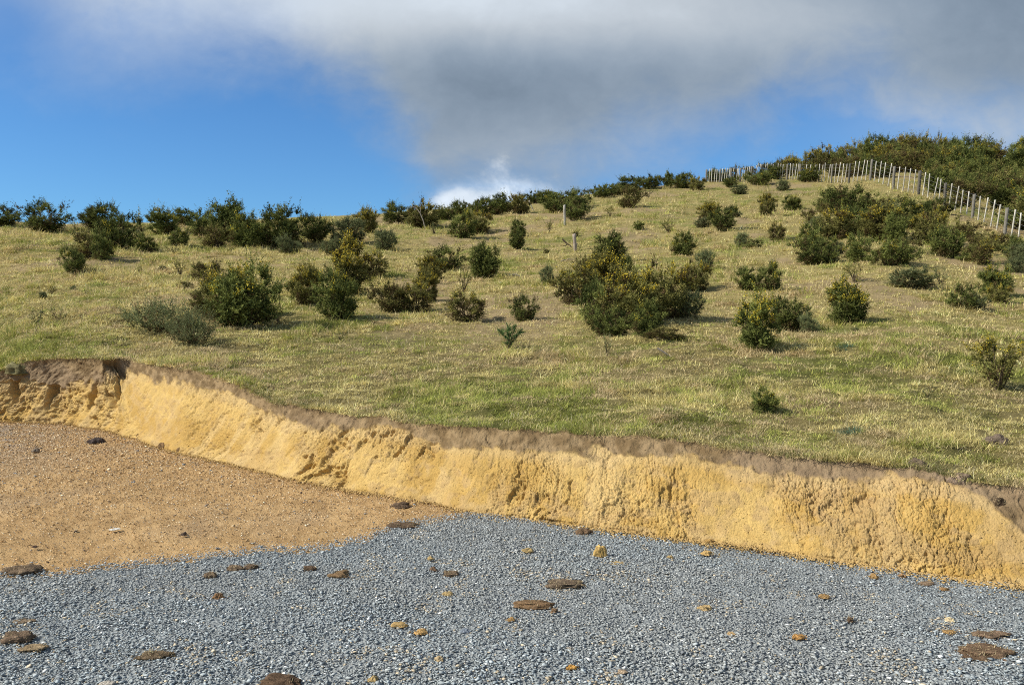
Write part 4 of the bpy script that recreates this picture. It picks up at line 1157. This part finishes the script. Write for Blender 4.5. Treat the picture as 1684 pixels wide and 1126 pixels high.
# x, base y, width, height (photo points), depth/width, colour, flatness, fibres, name, label
CLODS = [
    (30, 944, 66, 19, .6, SOD, .2, 160, 'soil_clod', 'broad brown soil mound at the left edge where tan yard meets gravel'),
    (153, 729, 28, 10, .7, (.07, .055, .05), 0, 0, 'soil_clod', 'dark rounded clod on the tan yard at left near the bank'),
    (232, 721, 18, 14, .8, (.22, .14, .06), 0, 0, 'clay_clod', 'largest of three dark clay lumps in a row at the foot of the bank'),
    (267, 737, 18, 10, .7, (.22, .14, .07), 0, 0, 'clay_clod', 'middle one of three dark clay lumps along the foot of the bank'),
    (295, 744, 12, 9, .8, (.20, .125, .06), 0, 0, 'clay_clod', 'smallest right hand one of three dark clay lumps at the foot of the bank'),
    (56, 743, 14, 7, .8, (.2, .16, .12), 0, 0, 'soil_clod', 'little grey brown crumb near the left edge of the tan yard'),
    (246, 672, 8, 8, .8, (.28, .18, .07), 0, 0, 'clay_clod', 'little clay nub stuck on the pale bank face at left'),
    (658, 835, 32, 11, .6, SOIL, .1, 40, 'soil_clod', 'smooth brown clod alone on the tan yard near the bank'),
    (661, 868, 58, 10, .5, SOIL, .4, 220, 'turf_sod', 'flat dark rooty sod at the tip of the tan yard'),
    (384, 938, 32, 10, .6, SOD, .3, 90, 'turf_sod', 'left piece of a broken brown sod on the gravel edge'),
    (410, 936, 24, 10, .6, SOIL, .2, 70, 'turf_sod', 'right piece of a broken brown sod on the gravel edge'),
    (343, 950, 20, 11, .7, SOD, .1, 120, 'turf_sod', 'little grassy tuft of sod left of the broken brown sod'),
    (357, 985, 16, 11, .8, (.26, .15, .075), 0, 50, 'soil_clod', 'small reddish brown clod on the gravel below the grassy tuft'),
    (508, 938, 20, 9, .7, SOIL, .1, 20, 'soil_clod', 'small square brown clod on the gravel left of centre'),
    (557, 950, 32, 13, .6, (.20, .13, .07), .1, 160, 'turf_sod', 'grassy rust brown sod on the gravel left of centre'),
    (713, 940, 12, 8, .8, (.17, .11, .07), 0, 0, 'soil_clod', 'tiny brown clod left of a fibrous one in the gravel'),
    (740, 948, 24, 11, .7, SOD, 0, 120, 'turf_sod', 'fibrous grey brown tuft of sod near the middle of the gravel'),
    (708, 921, 10, 7, .8, CLAYC, 0, 0, 'clay_clod', 'tiny yellow clay crumb near the bank end of the tan yard'),
    (735, 980, 20, 9, .7, CLAYC, 0, 20, 'clay_clod', 'crumbled clay clod on the gravel below the fibrous tuft'),
    (656, 1032, 24, 11, .6, (.41, .28, .12), 0, 0, 'clay_clod', 'ochre clay lump, left of two close together low in the gravel'),
    (692, 1044, 24, 11, .7, (.48, .30, .12), 0, 40, 'clay_clod', 'crumbly ochre clod, right of two close together low in the gravel'),
    (461, 1134, 68, 26, .8, (.115, .075, .048), .1, 60, 'soil_clod', 'big dark brown clod cut by the bottom edge of the photo'),
    (612, 1122, 18, 12, .8, CLAYC, 0, 0, 'clay_clod', 'yellow clay lump near the bottom edge right of the big dark clod'),
    (722, 1088, 14, 12, .9, (.5, .38, .22), 0, 0, 'clay_clod', 'small pale cream lump low in the middle of the gravel'),
    (960, 879, 26, 11, .7, (.17, .11, .065), 0, 20, 'soil_clod', 'rounded brown clod on gravel close under the bank'),
    (988, 916, 20, 22, .8, (.50, .335, .12), 0, 0, 'clay_clod', 'upright pointed yellow clay lump, tallest on the gravel'),
    (868, 909, 15, 9, .8, CLAYC, 0, 0, 'clay_clod', 'small yellow clay lump left of the upright pointed one'),
    (1163, 913, 18, 9, .7, (.50, .33, .13), .1, 20, 'clay_clod', 'flattish yellow clay lump on gravel right of the upright pointed one'),
    (1103, 918, 9, 6, .8, CLAYC, 0, 0, 'clay_clod', 'tiny yellow crumb between the upright lump and the flattish one'),
    (933, 968, 76, 18, .45, (.17, .125, .085), .45, 380, 'turf_sod', 'wide flat fibrous brown sod in the middle of the gravel'),
    (877, 1001, 60, 17, .55, (.19, .12, .065), .35, 120, 'turf_sod', 'oval smooth brown patch of sod below the wide flat one'),
    (841, 1022, 12, 8, .8, ORNG, 0, 0, 'clay_clod', 'tiny orange crumb below the oval brown sod'),
    (911, 1008, 12, 8, .8, (.22, .14, .08), 0, 0, 'soil_clod', 'small brown bit right of the oval brown sod'),
    (1162, 1004, 24, 11, .7, (.46, .33, .16), .1, 20, 'clay_clod', 'tan clay lump on the gravel right of centre'),
    (1205, 1047, 16, 9, .7, (.46, .32, .16), .1, 0, 'clay_clod', 'small tan lump below and right of the larger tan one'),
    (1439, 952, 15, 10, .8, ORNG, 0, 0, 'clay_clod', 'round orange clay ball on the gravel close to the right bank'),
    (1485, 950, 12, 8, .8, (.33, .2, .1), 0, 0, 'clay_clod', 'dull orange crumb at the bank right of the round orange ball'),
    (1527, 963, 28, 8, .5, (.24, .17, .11), .2, 60, 'turf_sod', 'thin brown sod on the gravel close to the right bank'),
    (1555, 972, 14, 7, .7, (.3, .18, .08), .1, 10, 'clay_clod', 'little rusty crumb right of the thin brown sod'),
    (1357, 984, 18, 8, .7, ORNG, .1, 30, 'clay_clod', 'flat orange crumb on the gravel below the round orange ball'),
    (1400, 1024, 14, 11, .8, SOIL, 0, 30, 'soil_clod', 'small dark brown clod alone in the right half of the gravel'),
    (1314, 1052, 20, 11, .7, (.42, .23, .08), .1, 40, 'clay_clod', 'rusty orange clod alone low in the right half of the gravel'),
    (1635, 1049, 56, 13, .5, (.19, .13, .085), .3, 120, 'turf_sod', 'flat brown sod at the right, behind a bigger one'),
    (1632, 1085, 92, 27, .6, (.16, .105, .065), .4, 420, 'turf_sod', 'biggest flat brown sod at the right of the gravel'),
    (1565, 492 + 550, 22, 7, .6, ORNG, .2, 30, 'clay_clod', 'orange crumbs left of the flat brown sods at right'),
    (1565, 1024, 18, 9, .8, (.62, .5, .3), 0, 0, 'clay_clod', 'pale cream clay lump right of the middle of the right gravel'),
    (941, 1101, 18, 8, .7, (.46, .25, .07), 0, 0, 'clay_clod', 'bright orange clay chip near the bottom middle'),
    (1024, 1108, 18, 9, .7, (.40, .30, .2), 0, 0, 'clay_clod', 'dull tan lump right of the bright orange chip'),
    (250, 1086, 64, 18, .5, (.145, .105, .065), .35, 300, 'turf_sod', 'long fibrous brown sod low in the left half of the gravel'),
    (20, 1057, 50, 21, .7, (.15, .105, .07), .2, 140, 'turf_sod', 'dark brown sod at the left edge of the gravel'),
    (48, 1071, 44, 11, .6, (.30, .22, .13), .3, 60, 'turf_sod', 'tan flat sod right below the dark one at the left edge'),
    (36, 1025, 34, 8, .5, (.2, .15, .1), .3, 60, 'turf_sod', 'thin brown sod above the dark one at the left edge'),
    (172, 1129, 26, 9, .8, STONEC, 0, 0, 'stone', 'smooth beige stone at the bottom edge left of the big dark clod'),
    (939, 1072, 15, 9, .8, (.36, .33, .28), 0, 0, 'stone', 'light grey brown stone in the lower middle of the gravel'),
    (765, 1042, 16, 9, .8, (.22, .25, .29), 0, 0, 'stone', 'large blue grey stone low in the gravel left of the middle'),
    (888, 855, 17, 9, .8, (.36, .2, .09), 0, 0, 'clay_clod', 'reddish clay lump at the foot of the bank in the middle'),
    (1113, 881, 9, 7, .8, (.3, .18, .1), 0, 0, 'clay_clod', 'small reddish lump at the foot of the bank right of the middle'),
    (1166, 893, 16, 8, .8, (.40, .25, .09), 0, 0, 'clay_clod', 'ochre lump at the foot of the bank between middle and right'),
    (1015, 928, 26, 4, .6, CLAYC, .3, 0, 'clay_clod', 'thin smear of yellow clay crumbs beside the upright pointed lump'),
    (56, 901, 9, 5, .8, (.12, .08, .06), 0, 0, 'soil_clod', 'tiny dark clod on the tan yard at left'),
    (302, 881, 9, 7, .8, (.12, .09, .07), 0, 0, 'soil_clod', 'tiny dark clod with pale foot in the middle of the tan yard'),
    (187, 872, 15, 4, .8, (.62, .58, .5), .2, 0, 'stone', 'flat whitish stone chip in the middle of the tan yard'),
]
for i, (px, py, w, h, dr, base, flat, fib, nm, label) in enumerate(CLODS):
    p = yard_at(px, py); m = p[1] / F_PX; elev = CAM_H / p[1]
    W = w * m; D = max(W * dr, .02)
    if nm == 'turf_sod' or h < w * .4: D = min(max(D, h * m / elev * .7), W * .9)
    H = max(h * m - D * elev * .55, h * m * .35)
    o = obj(nm, clod_mesh(500 + i, W, D, H * .8, base, flat, .33 if h < w * .6 else .36, fib))
    o.location = (p[0], p[1] + D * .42, .003 + H * .06); o.rotation_euler.z = random.uniform(-.15, .15)
    tag(o, label, {'turf_sod': 'sod', 'stone': 'stone'}.get(nm, 'clod'), {'turf_sod': 'sods strewn on the gravel', 'clay_clod': 'clay lumps strewn about'}.get(nm))

for px, py, w, h, label, base in ((1579, 787, 40, 20, 'grey brown lump of soil on the turf edge at right', (.24, .175, .12)), (1512, 768, 34, 16, 'dark overturned lump of turf on the bank edge at right', (.16, .12, .08)),
                                  (1648, 828, 16, 12, 'dark root knob sticking out of the topsoil near the right edge', (.08, .055, .035)), (28, 608, 40, 18, 'dark lump of turf on the bank edge at the far left', (.20, .18, .09)),
                                  (1640, 742, 44, 14, 'low dark heap of soil in the grass near the right edge', (.16, .12, .09))):
    u_, v_ = uv(px, py)
    if v_ < vg(u_):
        yb_ = float(Yb(u_)); yg_, h_ = bank_top(u_); T_ = min(.97, float((CAM_H + v_ * yb_) / (h_ * (1 - v_ * kf(u_)))))
        Y_ = yb_ + float(yg_ - yb_) * T_ ** 1.25; p = np.array([u_ * Y_, Y_, h_ * T_])
    else: p, _ = hill_at(px, py)
    m = p[1] / F_PX
    o = obj('soil_clod', clod_mesh(700 + px, w * m, w * m * .7, h * m, base, 0, .3, 160)); o.location = (p[0], p[1] + .02, p[2] - h * m * .25); tag(o, label, 'clod')

# crumbs broken off the clods
cp, cs_, cc3 = [], [], []
for (px, py, w, h, dr, base, flat, fib, nm, label) in CLODS:
    if nm == 'stone': continue
    p = yard_at(px, py); m = p[1] / F_PX; k = int(10 + w * .7)
    a = rng.uniform(0, 6.28, k); q_ = (.4 + rng.exponential(.28, k)) * w * m
    cp.append(np.stack([p[0] + np.cos(a) * q_, p[1] + w * m * .2 + np.sin(a) * q_ * .8, np.full(k, .008)], 1))
    cs_.append(.003 + .004 * rng.random(k) ** 2); cc3.append(np.array(base)[None] * np.exp(rng.normal(.05, .2, (k, 1))))
V_, F_, C_ = scatter(np.concatenate(cp), np.concatenate(cs_), np.clip(np.concatenate(cc3), 0, .7), .5)
tag(obj('clod_crumbs', mesh_data('clod_crumbs', V_, F_, M_CRUMB, C_)), 'crumbs of soil and clay broken off the clods', 'crumbs', kind='stuff')
